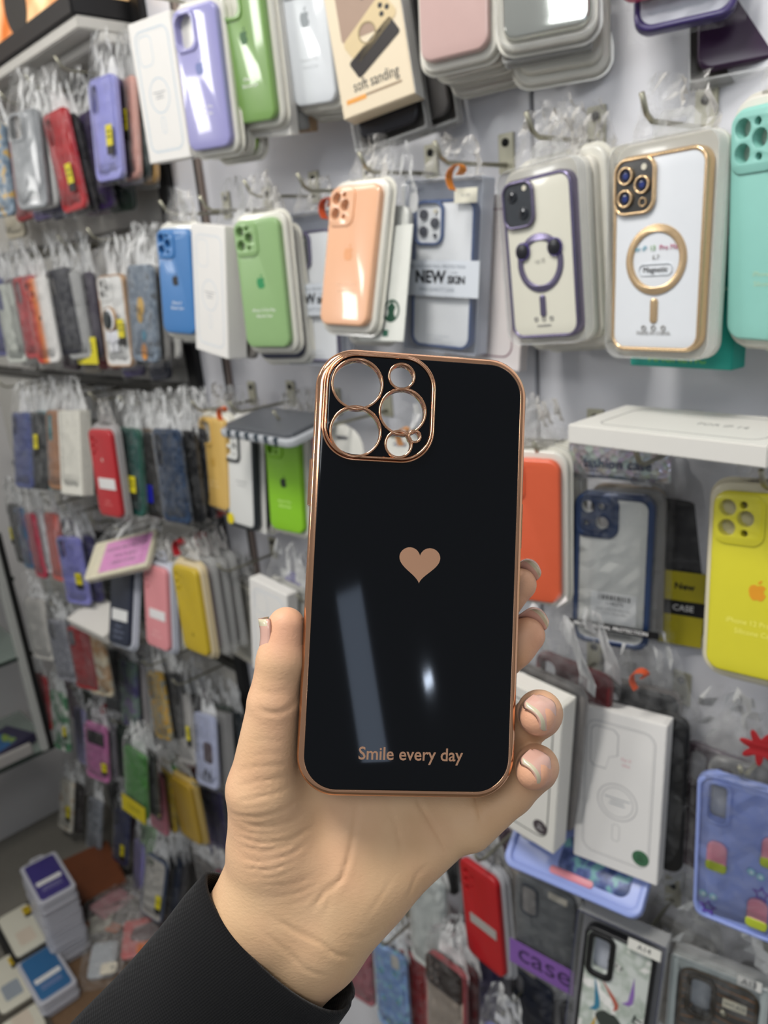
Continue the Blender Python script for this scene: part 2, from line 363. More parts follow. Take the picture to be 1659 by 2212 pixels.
# ------------------------------------------------------------------ shape helpers (local: x right, y up, z out of the wall)
def rr(w, h, r, cx=0.0, cy=0.0, n=7):
    p = []
    for sx, sy, a0 in ((1, 1, 0), (-1, 1, 90), (-1, -1, 180), (1, -1, 270)):
        for i in range(n+1):
            a = math.radians(a0 + 90*i/n)
            p.append((cx+sx*(w/2-r)+r*math.cos(a), cy+sy*(h/2-r)+r*math.sin(a)))
    return p
def circ(cx, cy, r, n=22, ry=None):
    return [(cx+r*math.cos(2*math.pi*i/n), cy+(ry or r)*math.sin(2*math.pi*i/n)) for i in range(n)]
def poly(*p): return list(p)
MESH = {}
def offset_loop(pts, d):
    """move a closed loop along its left normals by d (positive = inwards for a counter-clockwise loop)"""
    n = len(pts); out = []
    for i in range(n):
        x0, y0 = pts[i-1]; x1, y1 = pts[i]; x2, y2 = pts[(i+1) % n]
        ax, ay = x1-x0, y1-y0; bx, by = x2-x1, y2-y1
        la = math.hypot(ax, ay) or 1e-9; lb = math.hypot(bx, by) or 1e-9
        nx, ny = -ay/la-by/lb, ax/la+bx/lb; ln = math.hypot(nx, ny)
        if ln < 1e-6: out.append((x1, y1)); continue
        nx, ny = nx/ln, ny/ln; c = max(.5, -ay/la*nx+ax/la*ny)
        out.append((x1+nx*d/c, y1+ny*d/c))
    return out
def flat(splines, z0, z1, bev=0.0, res=2, key=None, hb=None):
    """prism from an outline with holes (or several islands), with rounded rims"""
    if key and key in MESH: return MESH[key]
    bev = min(bev, (z1-z0)*.49)
    if hb is None: hb = bev
    area2 = lambda p: sum(p[i-1][0]*p[i][1]-p[i][0]*p[i-1][1] for i in range(len(p)))
    def clean(p):
        q = []
        for a in p:
            if not q or math.hypot(a[0]-q[-1][0], a[1]-q[-1][1]) > 1e-7: q.append(a)
        if math.hypot(q[0][0]-q[-1][0], q[0][1]-q[-1][1]) < 1e-7: q.pop()
        return q
    loops = [clean(p) for p in splines]
    outer = loops[0]
    def inside(pt, pl):
        c = False
        for i in range(len(pl)):
            (x1, y1), (x2, y2) = pl[i-1], pl[i]
            if (y1 > pt[1]) != (y2 > pt[1]) and pt[0] < (x2-x1)*(pt[1]-y1)/(y2-y1)+x1: c = not c
        return c
    groups = [[outer]]
    for l in loops[1:]:
        (groups[0] if inside(l[0], outer) else groups.append([]) or groups[-1]).append(l)
    vs, fs = [], []
    for g in groups:
        tops, bots = [], []
        for gi, l in enumerate(g):
            ccw = area2(l) > 0
            if ccw != (gi == 0): l = l[::-1]            # outer counter-clockwise, holes clockwise: material on the left
            b_ = bev if gi == 0 else hb
            prof = [(0, z0), (0, z1)] if b_ <= 0 else [(b_*(1-math.sin(t)), z0+b_*(1-math.cos(t))) for t in [math.pi/2*i/(res+1) for i in range(res+2)]]+[(b_*(1-math.cos(t)), z1-b_+b_*math.sin(t)) for t in [math.pi/2*i/(res+1) for i in range(res+2)]]
            n = len(l); base = len(vs)
            for d, z in prof:
                vs.extend((x, y, z) for x, y in (offset_loop(l, d) if d else l))
            for k in range(len(prof)-1):
                for i in range(n):
                    j = (i+1) % n; fs.append((base+k*n+i, base+k*n+j, base+(k+1)*n+j, base+(k+1)*n+i))
            bots.append(list(range(base, base+n))); tops.append(list(range(base+(len(prof)-1)*n, base+len(prof)*n)))
        for ring, up in ((tops, True), (bots, False)):
            flatidx = [i for r_ in ring for i in r_]
            tri = tessellate_polygon([[Vector((vs[i][0], vs[i][1], 0)) for i in r_] for r_ in ring])
            for t in tri:
                a_, b2, c_ = [flatidx[i] for i in t]
                cr = (vs[b2][0]-vs[a_][0])*(vs[c_][1]-vs[a_][1])-(vs[b2][1]-vs[a_][1])*(vs[c_][0]-vs[a_][0])
                if abs(cr) < 1e-14: continue
                fs.append((a_, b2, c_) if (cr > 0) == up else (a_, c_, b2))
    me = bpy.data.meshes.new('prism'); me.from_pydata(vs, [], fs)
    for p in me.polygons: p.use_smooth = True
    me.set_sharp_from_angle(angle=math.radians(38))
    if key: MESH[key] = me
    return me
def text_mesh(s, size, bold=0.0, spacing=1.0):
    cu = bpy.data.curves.new('letters', 'FONT'); cu.body = s; cu.size = size; cu.align_x = 'CENTER'; cu.align_y = 'CENTER'
    cu.extrude = .00008; cu.offset = bold; cu.space_character = spacing; cu.resolution_u = 3
    ob = bpy.data.objects.new('letters', cu)
    me = bpy.data.meshes.new_from_object(ob)
    bpy.data.objects.remove(ob); bpy.data.curves.remove(cu)
    me.materials.clear()
    return me
def box_mesh(x0, x1, y0, y1, z0, z1, bev=.0008):
    bm = bmesh.new()
    bmesh.ops.create_cube(bm, size=1)
    for v in bm.verts:
        v.co = ((x0+x1)/2+v.co.x*(x1-x0), (y0+y1)/2+v.co.y*(y1-y0), (z0+z1)/2+v.co.z*(z1-z0))
    if bev: bmesh.ops.bevel(bm, geom=bm.edges[:], offset=bev, segments=2, affect='EDGES')
    me = bpy.data.meshes.new('box'); bm.to_mesh(me); bm.free()
    return me
def tube(points, r, seg=8, closed=False):
    bm = bmesh.new(); rings = []
    P = [Vector(p) for p in points]; n = len(P)
    for i, p in enumerate(P):
        if closed: d = P[(i+1) % n]-P[i-1]
        else: d = (P[min(i+1, n-1)]-P[max(i-1, 0)])
        d.normalize()
        a = d.orthogonal() if i == 0 else (rings_a - d*rings_a.dot(d))
        a.normalize(); rings_a = a; b = d.cross(a)
        rings.append([bm.verts.new(p+(a*math.cos(2*math.pi*k/seg)+b*math.sin(2*math.pi*k/seg))*r) for k in range(seg)])
    for i in range(n if closed else n-1):
        A, Bv = rings[i], rings[(i+1) % n]
        for k in range(seg):
            bm.faces.new((A[k], A[(k+1) % seg], Bv[(k+1) % seg], Bv[k]))
    if not closed:
        bm.faces.new(rings[0][::-1]); bm.faces.new(rings[-1])
    for f in bm.faces: f.smooth = True
    me = bpy.data.meshes.new('tube'); bm.to_mesh(me); bm.free()
    return me
def obj(name, me, ma=None, parent=None, loc=None, kind=None):
    if ma is not None:
        if len(me.materials) == 0: me.materials.append(ma)
        elif me.materials[0] != ma:
            me = me.copy(); me.materials[0] = ma
    o = bpy.data.objects.new(name, me); COL.objects.link(o)
    if parent is not None: o.parent = parent
    if loc is not None: o.location = loc
    if kind: o['kind'] = kind
    return o
def tag(o, label, cat, group=None):
    o['label'] = label; o['category'] = cat
    if group: o['group'] = group
    return o
BASE = Matrix(((1, 0, 0), (0, 0, -1), (0, 1, 0)))
def pose_matrix(loc, pitch=0, roll=0, yaw=0):
    R = BASE @ Matrix.Rotation(yaw, 3, 'Y') @ Matrix.Rotation(pitch, 3, 'X') @ Matrix.Rotation(roll, 3, 'Z')
    M4 = R.to_4x4(); M4.translation = Vector(loc)
    return M4
def thing(name, label, cat, matrix, group=None):
    o = bpy.data.objects.new(name, None); COL.objects.link(o); o.empty_display_size = .02
    o.matrix_world = matrix
    return tag(o, label, cat, group)
def at_pose(key, name, label, cat, group=None, push=0.0, dx=0.0, dy=0.0, droll=0.0):
    x, y, z, p, r, yw, w, h = POSE[key]
    M4 = pose_matrix((x, y, z), p, r+droll, yw)
    if push or dx or dy: M4 = M4 @ Matrix.Translation((dx, dy, -push))
    return thing(name, label, cat, M4, group), w, h
def letters(s, size, ma, parent, x, y, z, bold=0.0, name='lettering', spacing=1.0, rot=0.0):
    o = obj(name, text_mesh(s, size, bold, spacing), ma, parent, (x, y, z))
    if rot: o.rotation_euler = (0, 0, rot)
    return o
FRUIT = [(0,.28),(.1,.33),(.22,.34),(.34,.28),(.40,.2),(.33,.12),(.30,.0),(.33,-.10),(.42,-.18),(.36,-.32),(.26,-.45),(.16,-.5),(.05,-.46),(0,-.45),
         (-.05,-.46),(-.16,-.5),(-.27,-.44),(-.38,-.28),(-.43,-.05),(-.41,.14),(-.33,.27),(-.2,.33),(-.1,.32)]
LEAF = [(0,.38),(.02,.48),(.1,.57),(.2,.60),(.19,.5),(.11,.41)]
def logo(parent, size, ma, x, y, z, rot=0.0):
    sc = lambda pts: [(a*size, b*size) for a, b in pts]
    o = obj('logo', flat([sc(FRUIT), sc(LEAF)], 0, .00016), ma, parent, (x, y, z))
    if rot: o.rotation_euler = (0, 0, rot)
    return o

# camera cut-outs, measured from the top left corner of the case
def cutouts(kind, w, h):
    L, T = -w/2, h/2
    c = lambda x, y, r: circ(L+x, T-y, r)
    if kind == 'tri':
        s = w/.078
        return [c(.0125*s, .0135*s, .0068*s), c(.0125*s, .0300*s, .0068*s), c(.0270*s, .0215*s, .0066*s), c(.0250*s, .0105*s, .0030*s), c(.0265*s, .0335*s, .0028*s)], (.0395*s, .0415*s)
    if kind == 'tri2':
        return [c(.0125, .0130, .0066), c(.0270, .0290, .0066), c(.026, .012, .003), c(.0115, .030, .0026)], (.0385, .041)
    if kind == 'open':
        return [rr(w*.40, w*.47, w*.13, L+w*.27, T-w*.32)], (w*.50, w*.58)
    if kind == 'pill':
        return [rr(.017, .042, .008, L+.016, T-.029)], None
    if kind == 'rect':
        return [rr(.017, .052, .003, L+.017, T-.036)], None
    if kind == 'dots':
        return [c(.013, .017, .0040), c(.013, .030, .0040), c(.013, .043, .0040), c(.024, .022, .0026), c(.024, .036, .0022)], None
    if kind == 'square':
        return [rr(.022, .024, .006, L+.019, T-.020)], None
    return [], None

def case_body(root, w, h, ma, cam='tri', r=.0125, t=.0095, bevel=.0028, lipmat=None):
    holes, lip = cutouts(cam, w, h)
    body = obj('case_shell', flat([rr(w, h, r)]+holes, -t, 0, bevel, 3, hb=.0004), ma, root)
    if lip:
        lw, lh = lip; cx, cy = -w/2+lw/2+.0022, h/2-lh/2-.0022
        obj('camera_rim', flat([rr(lw, lh, .0095, cx, cy)]+holes, -.0006, .0014, .0006, 1, hb=.0003), lipmat or ma, root)
    obj('side_button', box_mesh(-w/2-.0006, -w/2+.001, h*.12, h*.20, -.0062, -.0034, .0003), ma, root)
    return body
def blister(root, w, h, grow=.011, ma=None, z=-.0085, t=.0085, r=.016, tab=False, deep=False):
    ma = ma or TRAY
    o = rr(w+grow, h+grow*1.25, r)
    if deep:
        obj('blister_cover', flat([o, rr(w+grow-.0016, h+grow*1.25-.0016, r)], z-t, .0026, .0006, 1), CLEAR_TRAY, root)
    b = obj('blister_tray', flat([o], z-t, z, .0022, 2), ma, root)
    obj('tray_flange', flat([rr(w+grow+.006, h+grow*1.25+.006, r+.002)], z-t-.0008, z-t+.0006, 0), ma, root)
    fk = int(abs(w*1e5+h*1e4)) % 9
    k = ('hang', fk)
    if k not in MESH: MESH[k] = bag_mesh(.058, .012, .036, -.006, .004, 300+fk, .55, .004, 8, 8)
    obj('hang_film', MESH[k], FILM2, root, (0, h/2+grow*.62+.004, z-t))
    if tab:
        th = h/2+grow*.6
        obj('hang_tab', flat([[(-.017, th-.004), (.017, th-.004), (.017, th+.012), (.010, th+.021), (-.010, th+.021), (-.017, th+.012)], rr(.016, .005, .0024, 0, th+.012)], z-t-.001, z-t+.0006, 0), ma, root)
    return b

def bag_mesh(w, h, top, z0, z1, seed, neck=.55, crumple=.0035, nx=9, ny=18):
    """pouch: a front and a back sheet, crumpled towards the neck above the case"""
    rnd = random.Random(seed)
    vs, fs = [], []
    def sheet(zc, sgn, off, lo=0):
        base = len(vs)
        for j in range(lo, ny+1):
            v = j/ny; y = -h/2 + (h+top)*v
            over = max(0.0, (y-h/2)/top) if top > 0 else 0
            ww = w*(1-(1-neck)*over**.8)
            for i in range(nx+1):
                u = i/nx; x = (u-.5)*ww
                edge = min(1, 5*min(u, 1-u)) * min(1, 7*v)
                k = noise.noise(Vector((x*75+seed*3.1, y*75, off)))*1.0 + noise.noise(Vector((x*190, y*150+seed, off)))*.6
                z = (z0+z1)/2 + (zc-(z0+z1)/2)*edge*(1-.75*over) + k*crumple*(.35+1.9*over) + (over*.004*math.sin(u*9+seed))
                xx = x + noise.noise(Vector((y*60, seed*1.7, off)))*.003*(.5+over*2)
                vs.append((xx, y + (noise.noise(Vector((x*50, seed*2.2, 7)))*.008*over), z))
        for j in range(ny-lo):
            for i in range(nx):
                a = base+j*(nx+1)+i
                fs.append((a, a+1, a+nx+2, a+nx+1) if sgn > 0 else (a, a+nx+1, a+nx+2, a+1))
    sheet(z1, 1, 1.3); sheet(z0, -1, 8.7, int(ny*(h-.012)/(h+top)) if top > 0 else 0)
    me = bpy.data.meshes.new('pouch'); me.from_pydata(vs, [], fs)
    return me
def bag(root, w, h, top=.058, z0=-.014, z1=.004, seed=1, neck=.5, ma=None, grow=.014, crumple=.0035):
    return obj('plastic_bag', bag_mesh(w+grow, h+grow, top, z0, z1, seed, neck, crumple), ma or FILM, root)
def sticker(root, x, y, w, h, z, ca='#d8cc1e', cb='#1a1a1a', frac=.72, name='sticker'):
    s = obj(name, box_mesh(x-w/2, x+w/2, y-h/2, y+h/2, z, z+.0005, 0), mat(ca, .4), root)
    if cb:
        obj('sticker_end', box_mesh(x-w/2, x+w/2, y-h/2-h*.42, y-h/2, z, z+.0005, 0), mat(cb, .4), s)
        obj('print_line', box_mesh(x-w*.32, x+w*.32, y+h*.12, y+h*.22, z+.0005, z+.0007, 0), mat('#6a6410', .5), s)
        obj('print_line', box_mesh(x-w*.36, x+w*.36, y-h*.12, y-h*.02, z+.0005, z+.0007, 0), mat('#6a6410', .5), s)
    return s

# ------------------------------------------------------------------ the setting
def struct(name, me, ma, parent=None):
    o = obj(name, me, ma, parent)
    if parent is None: o['kind'] = 'structure'
    return o
XS1, XS2, XJ = PT['strip1'][0], PT['strip2'][0], PT['joint'][0]
WALL = mat('#e6e6ea', .32, coat=.25, grain=.015, scale=6)
LEFTW = mat('#bcb9b1', .45, grain=.03, scale=5)
wall = struct('wall_back', box_mesh(END-.05, 1.4, W+.012, W+.06, FLOOR, 1.15, 0), mat('#77736c', .6))
def board(x0, x1, z0, z1, ma):
    return obj('panel', box_mesh(x0, x1, W, W+.014, z0, z1, .0012), ma, wall)
board(XJ+.0022, XJ+1.22, FLOOR, 1.15, WALL)
board(XS2+.006, XJ-.0022, FLOOR, 1.15, WALL)
board(XS1+.016, XS2-.010, FLOOR, 1.15, WALL)
ROWS = [.352, .098, -.183, -.455, -.755, -1.0, -1.31]
prev = 1.15
for i, z in enumerate(ROWS+[FLOOR]):
    board(END, XS1-.016, z+.006, prev-.006, LEFTW); prev = z-.012
struct('trim_1', box_mesh(XS1-.0165, XS1+.0165, W-.012, W+.02, FLOOR, 1.15, .0015), mat('#0b0b0c', .5, grain=.2))
struct('trim_2', box_mesh(XS2-.0105, XS2+.0010, W-.006, W+.02, FLOOR, 1.15, .001), mat('#101010', .5))
struct('trim_3', box_mesh(XS2+.0012, XS2+.0062, W-.008, W+.02, FLOOR, 1.15, .001), mat('#9a8a80', .5))
floor = struct('floor', box_mesh(END-.1, 1.6, -2.2, W+.05, FLOOR-.05, FLOOR, 0), mat('#77736a', .6, grain=.25, scale=160))
struct('wall_left', box_mesh(END-.06, END, -.7, W+.06, FLOOR, 1.15, 0), mat('#c9c6c4', .5, grain=.02, scale=4))
for i, z in enumerate(ROWS):
    r = tag(obj('hook_rail', box_mesh(END+.02, XS1-.018, W-.010, W-.0005, z-.012, z+.004, .001), mat('#4c4b46', .4, metal=.5)),
        'dark metal hook rail on the left panel, number %s from the top' % ['one', 'two', 'three', 'four', 'five', 'six', 'seven'][i], 'rail', 'hook rails of the left panel')
# header with a lit picture over the left panel
hd = thing('header_board', 'black header board with a lit orange picture above the left panel', 'header board', Matrix.Translation((-1.75, .62, .46)))
obj('lower_moulding', box_mesh(-.60, .505, -.005, .10, -.083, -.065, .002), mat('#c9c6be', .4), hd)
obj('moulding_lip', box_mesh(-.60, .505, .03, .10, -.098, -.083, .002), mat('#dcd9d2', .4), hd)
obj('black_band', box_mesh(-.60, .505, -.010, .10, -.065, -.034, .003), mat('#0c0b0b', .4), hd)
def lamp_mat(c1, c2, scale, strength):
    ma = bpy.data.materials.new('lit_picture'); ma.use_nodes = True
    nt = ma.node_tree; b = nt.nodes['Principled BSDF']
    no = nt.nodes.new('ShaderNodeTexNoise'); no.inputs['Scale'].default_value = scale
    cr = nt.nodes.new('ShaderNodeValToRGB'); cr.color_ramp.elements[0].color = lin(c1); cr.color_ramp.elements[1].color = lin(c2)
    cr.color_ramp.elements[0].position = .4; cr.color_ramp.elements[1].position = .6
    tc = nt.nodes.new('ShaderNodeTexCoord'); nt.links.new(tc.outputs['Object'], no.inputs['Vector'])
    nt.links.new(no.outputs[0], cr.inputs[0]); nt.links.new(cr.outputs[0], b.inputs['Base Color'])
    nt.links.new(cr.outputs[0], b.inputs['Emission Color']); b.inputs['Emission Strength'].default_value = strength
    return ma
obj('lit_picture', box_mesh(-.60, .505, -.006, .10, -.034, .42, .001), lamp_mat('#c8681c', '#f7d9a4', 9, .6), hd)
pd = obj('picture_print', flat([circ(0, 0, .045, 28)], 0, .001), mat('#2c2a26', .5), hd, (.30, -.0065, .0))
pd.rotation_euler = (math.radians(90), 0, 0)

# ------------------------------------------------------------------ hooks
def hook(x, z, label, length=.115, plate=True, y=W):
    h = thing('wall_hook', label, 'hook', Matrix.Translation((x, y, z)), 'wall hooks')
    if plate:
        if 'plate' not in MESH:
            MESH['plate'] = box_mesh(-.010, .010, -.003, 0, -.026, .013, .0008)
            MESH['screw'] = tube([(0, -.0045, .004), (0, -.0025, .004)], .0042, 12)
            MESH['slot'] = tube([(0, -.0047, .004), (0, -.0044, .004)], .0020, 8)
        obj('base_plate', MESH['plate'], PLATE, h)
        s = obj('screw', MESH['screw'], DARKHOLE, h); obj('screw_socket', MESH['slot'], BLACKP, s)
    k = ('prong', round(length, 3))
    if k not in MESH:
        MESH[k] = tube([(0, 0, -.018), (0, -length+.018, -.018), (0, -length+.008, -.013), (0, -length, .001)], .0023, 8)
    obj('prong', MESH[k], STEEL, h)
    return h
SPOT = ['beside the black trim strips', 'second', 'third', 'fourth', 'fifth', 'sixth', 'seventh', 'eighth', 'ninth', 'tenth']
ORD = ['first', 'second', 'third', 'fourth', 'fifth', 'sixth', 'seventh', 'eighth', 'ninth', 'tenth', 'eleventh', 'twelfth']
for ri, z in enumerate((.395, .110, -.175, -.455, -.74, -1.03)):
    for ci in range(9):
        x = -1.068+.1065*ci
        if ri >= 4 and ci < 3: continue
        hook(x, z+(.004 if (ri+ci) % 2 else -.002), 'steel hook on white wall, %s from the strips, %s row' % (ORD[ci], ORD[ri]))
for ri, z in enumerate(ROWS[:6]):
    for ci in range(6):
        hook(-1.31-.125*ci, z, 'wire hook on left panel, %s from the strip, %s row' % (ORD[ci], ORD[ri]), .12, False)

# ------------------------------------------------------------------ the held case
GOLD = mat('#e2ad88', .13, metal=1.0, grain=.02)
ROSE = mat('#b98c6d', .42, metal=.55, grain=.02)
INK = mat('#04060a', .06, coat=0.0, grain=.0, spec=.3)
held, hw, hh = at_pose('held', 'phone_case', 'glossy black phone case with rose gold rim and heart held in the hand', 'phone case')
RAD = .0148
holes = [circ(x/1000, y/1000, r/1000, 48) for x, y, r in HOLES]
obj('rim', flat([rr(hw, hh, RAD, n=16), rr(hw-.0056, hh-.0056, RAD-.0028, n=16)], -.0105, 0, .0025, 5, hb=.0003), GOLD, held)
obj('back_plate', flat([rr(hw-.0054, hh-.0054, RAD-.0027, n=16)]+holes, -.0024, .0002, .0004, 2, hb=0), INK, held)
bx0, by1, bx1, by0 = [v/1000 for v in BUMP]
bw, bh, bcx, bcy = bx1-bx0, by1-by0, (bx0+bx1)/2, (by0+by1)/2
bump = obj('camera_plateau', flat([rr(bw-.0036, bh-.0036, .0108, bcx, bcy, 14)]+holes, -.001, .0016, .0004, 2, hb=0), INK, held)
obj('plateau_rim', flat([rr(bw, bh, .0125, bcx, bcy, 14), rr(bw-.0016, bh-.0016, .0118, bcx, bcy, 14)], -.0012, .0008, .0004, 3), GOLD, bump)
obj('plateau_rim', flat([rr(bw-.0018, bh-.0018, .0116, bcx, bcy, 14), rr(bw-.0038, bh-.0038, .0107, bcx, bcy, 14)], -.0006, .0021, .0005, 3), GOLD, bump)
for x, y, r in HOLES:
    obj('lens_ring', flat([circ(x/1000, y/1000, r/1000+.0009, 48), circ(x/1000, y/1000, r/1000-.0001, 48)], -.0026, .0023, .00045, 3), GOLD, bump)
# heart
hp = []
for i in range(64):
    t = 2*math.pi*i/64
    hp.append((.0075*(math.sin(t)**3)*1.02, .00046*(13*math.cos(t)-5*math.cos(2*t)-2*math.cos(3*t)-math.cos(4*t))+.0012))
obj('heart', flat([hp], -.0004, .0003), ROSE, held, (HEART[0]/1000, HEART[1]/1000-.0005, .0))
sm = text_mesh('Smile every day', .0062, .00008)
xs = [v.co.x for v in sm.vertices]; k = .0384/(max(xs)-min(xs))
sm.transform(Matrix.Diagonal((k, .0062/.0062*1.04, 1, 1)))
obj('lettering', sm, ROSE, held, (SMILE[0]/1000, SMILE[1]/1000, .0002))
obj('side_button', box_mesh(-hw/2-.0009, -hw/2+.001, .0225, .0405, -.0072, -.0040, .0005), GOLD, held)
obj('side_button', box_mesh(hw/2-.001, hw/2+.0009, .010, .028, -.0072, -.0040, .0005), GOLD, held)

# ------------------------------------------------------------------ the hand: smooth union of tapered limbs, one skin
def limb_fields(p):
    """signed distance (mm) of the hand at points p (n,3)"""
    total = None
    for name, k, ch in HAND:
        d = None
        for (ax, ay, az, ra), (bx, by, bz, rb) in zip(ch[:-1], ch[1:]):
            a = np.array((ax, ay, az), np.float32); b = np.array((bx, by, bz), np.float32); ab = b-a
            t = np.clip(((p-a)@ab)/float(ab@ab), 0, 1)
            q = np.sqrt(((p-a-t[:, None]*ab)**2).sum(1)) - (ra+(rb-ra)*t)
            d = q if d is None else smin(d, q, 2.5)
        total = d if total is None else smin(total, d, k)
    return total
def smin(a, b, k):
    h = np.clip(.5+.5*(b-a)/k, 0, 1)
    return b+(a-b)*h-k*h*(1-h)
def crease_depth(p):
    g = np.zeros(len(p), np.float32)
    for dep, wd, ch in CREASE:
        best = np.full(len(p), 1e9, np.float32); tt = np.zeros(len(p), np.float32); n = len(ch)-1
        for i, ((ax, ay), (bx, by)) in enumerate(zip(ch[:-1], ch[1:])):
            ab = np.array((bx-ax, by-ay), np.float32); q = p[:, :2]-np.array((ax, ay), np.float32)
            t = np.clip((q@ab)/float(ab@ab), 0, 1); d = ((q-t[:, None]*ab)**2).sum(1)
            m_ = d < best; best[m_] = d[m_]; tt[m_] = (i+t[m_])/n
        fade = np.clip(np.minimum(tt, 1-tt)*5+.15, 0, 1)
        g += dep*fade*np.exp(-best/(wd*wd)) - .35*dep*fade*np.exp(-best/((2.6*wd)**2))
    return g*(p[:, 2] > -40)
def field(p): return limb_fields(p)+crease_depth(p)
def surface_nets(lo, hi, step):
    ax = [np.arange(l, h, step, dtype=np.float32) for l, h in zip(lo, hi)]
    shp = [len(a) for a in ax]
    V = np.empty(shp, np.float32)
    for i, x in enumerate(ax[0]):                       # slab by slab
        yy, zz = np.meshgrid(ax[1], ax[2], indexing='ij')
        p = np.stack([np.full(yy.size, x, np.float32), yy.ravel(), zz.ravel()], 1)
        V[i] = field(p).reshape(shp[1], shp[2])
    ins = V < 0
    cnt = np.zeros([s-1 for s in shp], np.int8)
    for dx in (0, 1):
        for dy in (0, 1):
            for dz in (0, 1):
                cnt += ins[dx:shp[0]-1+dx, dy:shp[1]-1+dy, dz:shp[2]-1+dz]
    act = np.argwhere((cnt > 0) & (cnt < 8))
    idx = np.full(cnt.shape, -1, np.int64); idx[act[:, 0], act[:, 1], act[:, 2]] = np.arange(len(act))
    acc = np.zeros((len(act), 3)); num = np.zeros(len(act))
    C = [(a, b, c) for a in (0, 1) for b in (0, 1) for c in (0, 1)]
    for a in C:
        for d in range(3):
            if a[d] == 1: continue
            b = list(a); b[d] = 1
            va = V[act[:, 0]+a[0], act[:, 1]+a[1], act[:, 2]+a[2]]; vb = V[act[:, 0]+b[0], act[:, 1]+b[1], act[:, 2]+b[2]]
            s = (va < 0) != (vb < 0); t = np.where(s, va/(va-vb+1e-12), 0)
            pos = np.array(a, float)[None]+np.zeros((len(act), 3)); pos[:, d] += t
            acc[s] += pos[s]; num[s] += 1
    co = (act+acc/num[:, None])*step+np.array(lo)
    faces = []
    for d in range(3):
        e1, e2 = [(1, 2), (2, 0), (0, 1)][d]
        sl0 = [slice(None)]*3; sl1 = [slice(None)]*3; sl0[d] = slice(0, -1); sl1[d] = slice(1, None)
        a, b = ins[tuple(sl0)], ins[tuple(sl1)]
        for flip, msk in ((0, a & ~b), (1, ~a & b)):
            g = np.argwhere(msk); ok = (g[:, e1] > 0) & (g[:, e2] > 0) & (g[:, e1] < shp[e1]-1) & (g[:, e2] < shp[e2]-1); g = g[ok]
            o1 = np.zeros(3, int); o1[e1] = 1; o2 = np.zeros(3, int); o2[e2] = 1
            qd = [idx[tuple((g-o).T)] for o in (o1+o2, o2, 0*o1, o1)]
            if flip: qd = qd[::-1]
            faces.append(np.stack(qd, 1))
    return co, np.concatenate(faces)
def skin_material():
    ma = bpy.data.materials.new('skin'); ma.use_nodes = True
    nt = ma.node_tree; b = nt.nodes['Principled BSDF']
    b.inputs['Roughness'].default_value = .5; b.inputs['Specular IOR Level'].default_value = .35
    b.inputs['Sheen Weight'].default_value = .05
    at = nt.nodes.new('ShaderNodeAttribute'); at.attribute_name = 'flush'
    tc = nt.nodes.new('ShaderNodeTexCoord'); no = nt.nodes.new('ShaderNodeTexNoise'); no.inputs['Scale'].default_value = 55; no.inputs['Detail'].default_value = 4
    nt.links.new(tc.outputs['Object'], no.inputs['Vector'])
    mx = nt.nodes.new('ShaderNodeMix'); mx.data_type = 'RGBA'; mx.inputs[6].default_value = lin('#d3a87c'); mx.inputs[7].default_value = lin('#e9c59a')
    nt.links.new(no.outputs[0], mx.inputs[0])
    m2 = nt.nodes.new('ShaderNodeMix'); m2.data_type = 'RGBA'; m2.inputs[7].default_value = lin('#e4aa88')
    n3 = nt.nodes.new('ShaderNodeTexNoise'); n3.inputs['Scale'].default_value = 38; n3.inputs['Detail'].default_value = 2; nt.links.new(tc.outputs['Object'], n3.inputs['Vector'])
    mr = nt.nodes.new('ShaderNodeMapRange'); mr.inputs[1].default_value = .42; mr.inputs[2].default_value = .68; mr.inputs[3].default_value = 0; mr.inputs[4].default_value = .25
    nt.links.new(n3.outputs[0], mr.inputs[0]); ad = nt.nodes.new('ShaderNodeMath'); ad.operation = 'ADD'; ad.use_clamp = True
    nt.links.new(mr.outputs[0], ad.inputs[0]); nt.links.new(at.outputs['Fac'], ad.inputs[1])
    nt.links.new(mx.outputs[2], m2.inputs[6]); nt.links.new(ad.outputs[0], m2.inputs[0])
    nt.links.new(m2.outputs[2], b.inputs['Base Color'])
    n2 = nt.nodes.new('ShaderNodeTexNoise'); n2.inputs['Scale'].default_value = 900; n2.inputs['Detail'].default_value = 5
    mp = nt.nodes.new('ShaderNodeMapping'); mp.inputs['Scale'].default_value = (.7, 1, .8)
    nt.links.new(tc.outputs['Object'], mp.inputs[0]); nt.links.new(mp.outputs[0], n2.inputs['Vector'])
    bp = nt.nodes.new('ShaderNodeBump'); bp.inputs['Strength'].default_value = .32; bp.inputs['Distance'].default_value = .0005
    nt.links.new(n2.outputs[0], bp.inputs['Height']); nt.links.new(bp.outputs[0], b.inputs['Normal'])
    return ma
HM = held.matrix_world.copy()
person = thing('person', 'left hand in a black knitted sleeve holding up the black case', 'person', HM @ Matrix.Translation((CUFF[0][0]/1000, CUFF[0][1]/1000, CUFF[0][2]/1000)))
C0 = np.array(CUFF[0])
pts = np.array([(x, y, z) for _, _, ch in HAND for x, y, z, r in ch])
co, fc = surface_nets(pts.min(0)-24, pts.max(0)+14, .95)
me = bpy.data.meshes.new('hand'); me.from_pydata(((co-C0)/1000).tolist(), [], fc.tolist())
for p in me.polygons: p.use_smooth = True
fl = np.zeros(len(co))
for t in TIPS: fl = np.maximum(fl, np.exp(-((co-np.array(t))**2).sum(1)/(13.0**2)))
fl = np.maximum(fl, .25*np.clip((co[:, 1]+150)/90, 0, 1))
at_ = me.attributes.new('flush', 'FLOAT', 'POINT'); at_.data.foreach_set('value', fl.astype(np.float32))
hand = obj('hand', me, skin_material(), person)
sm_ = hand.modifiers.new('smooth', 'SMOOTH'); sm_.factor = .5; sm_.iterations = 1
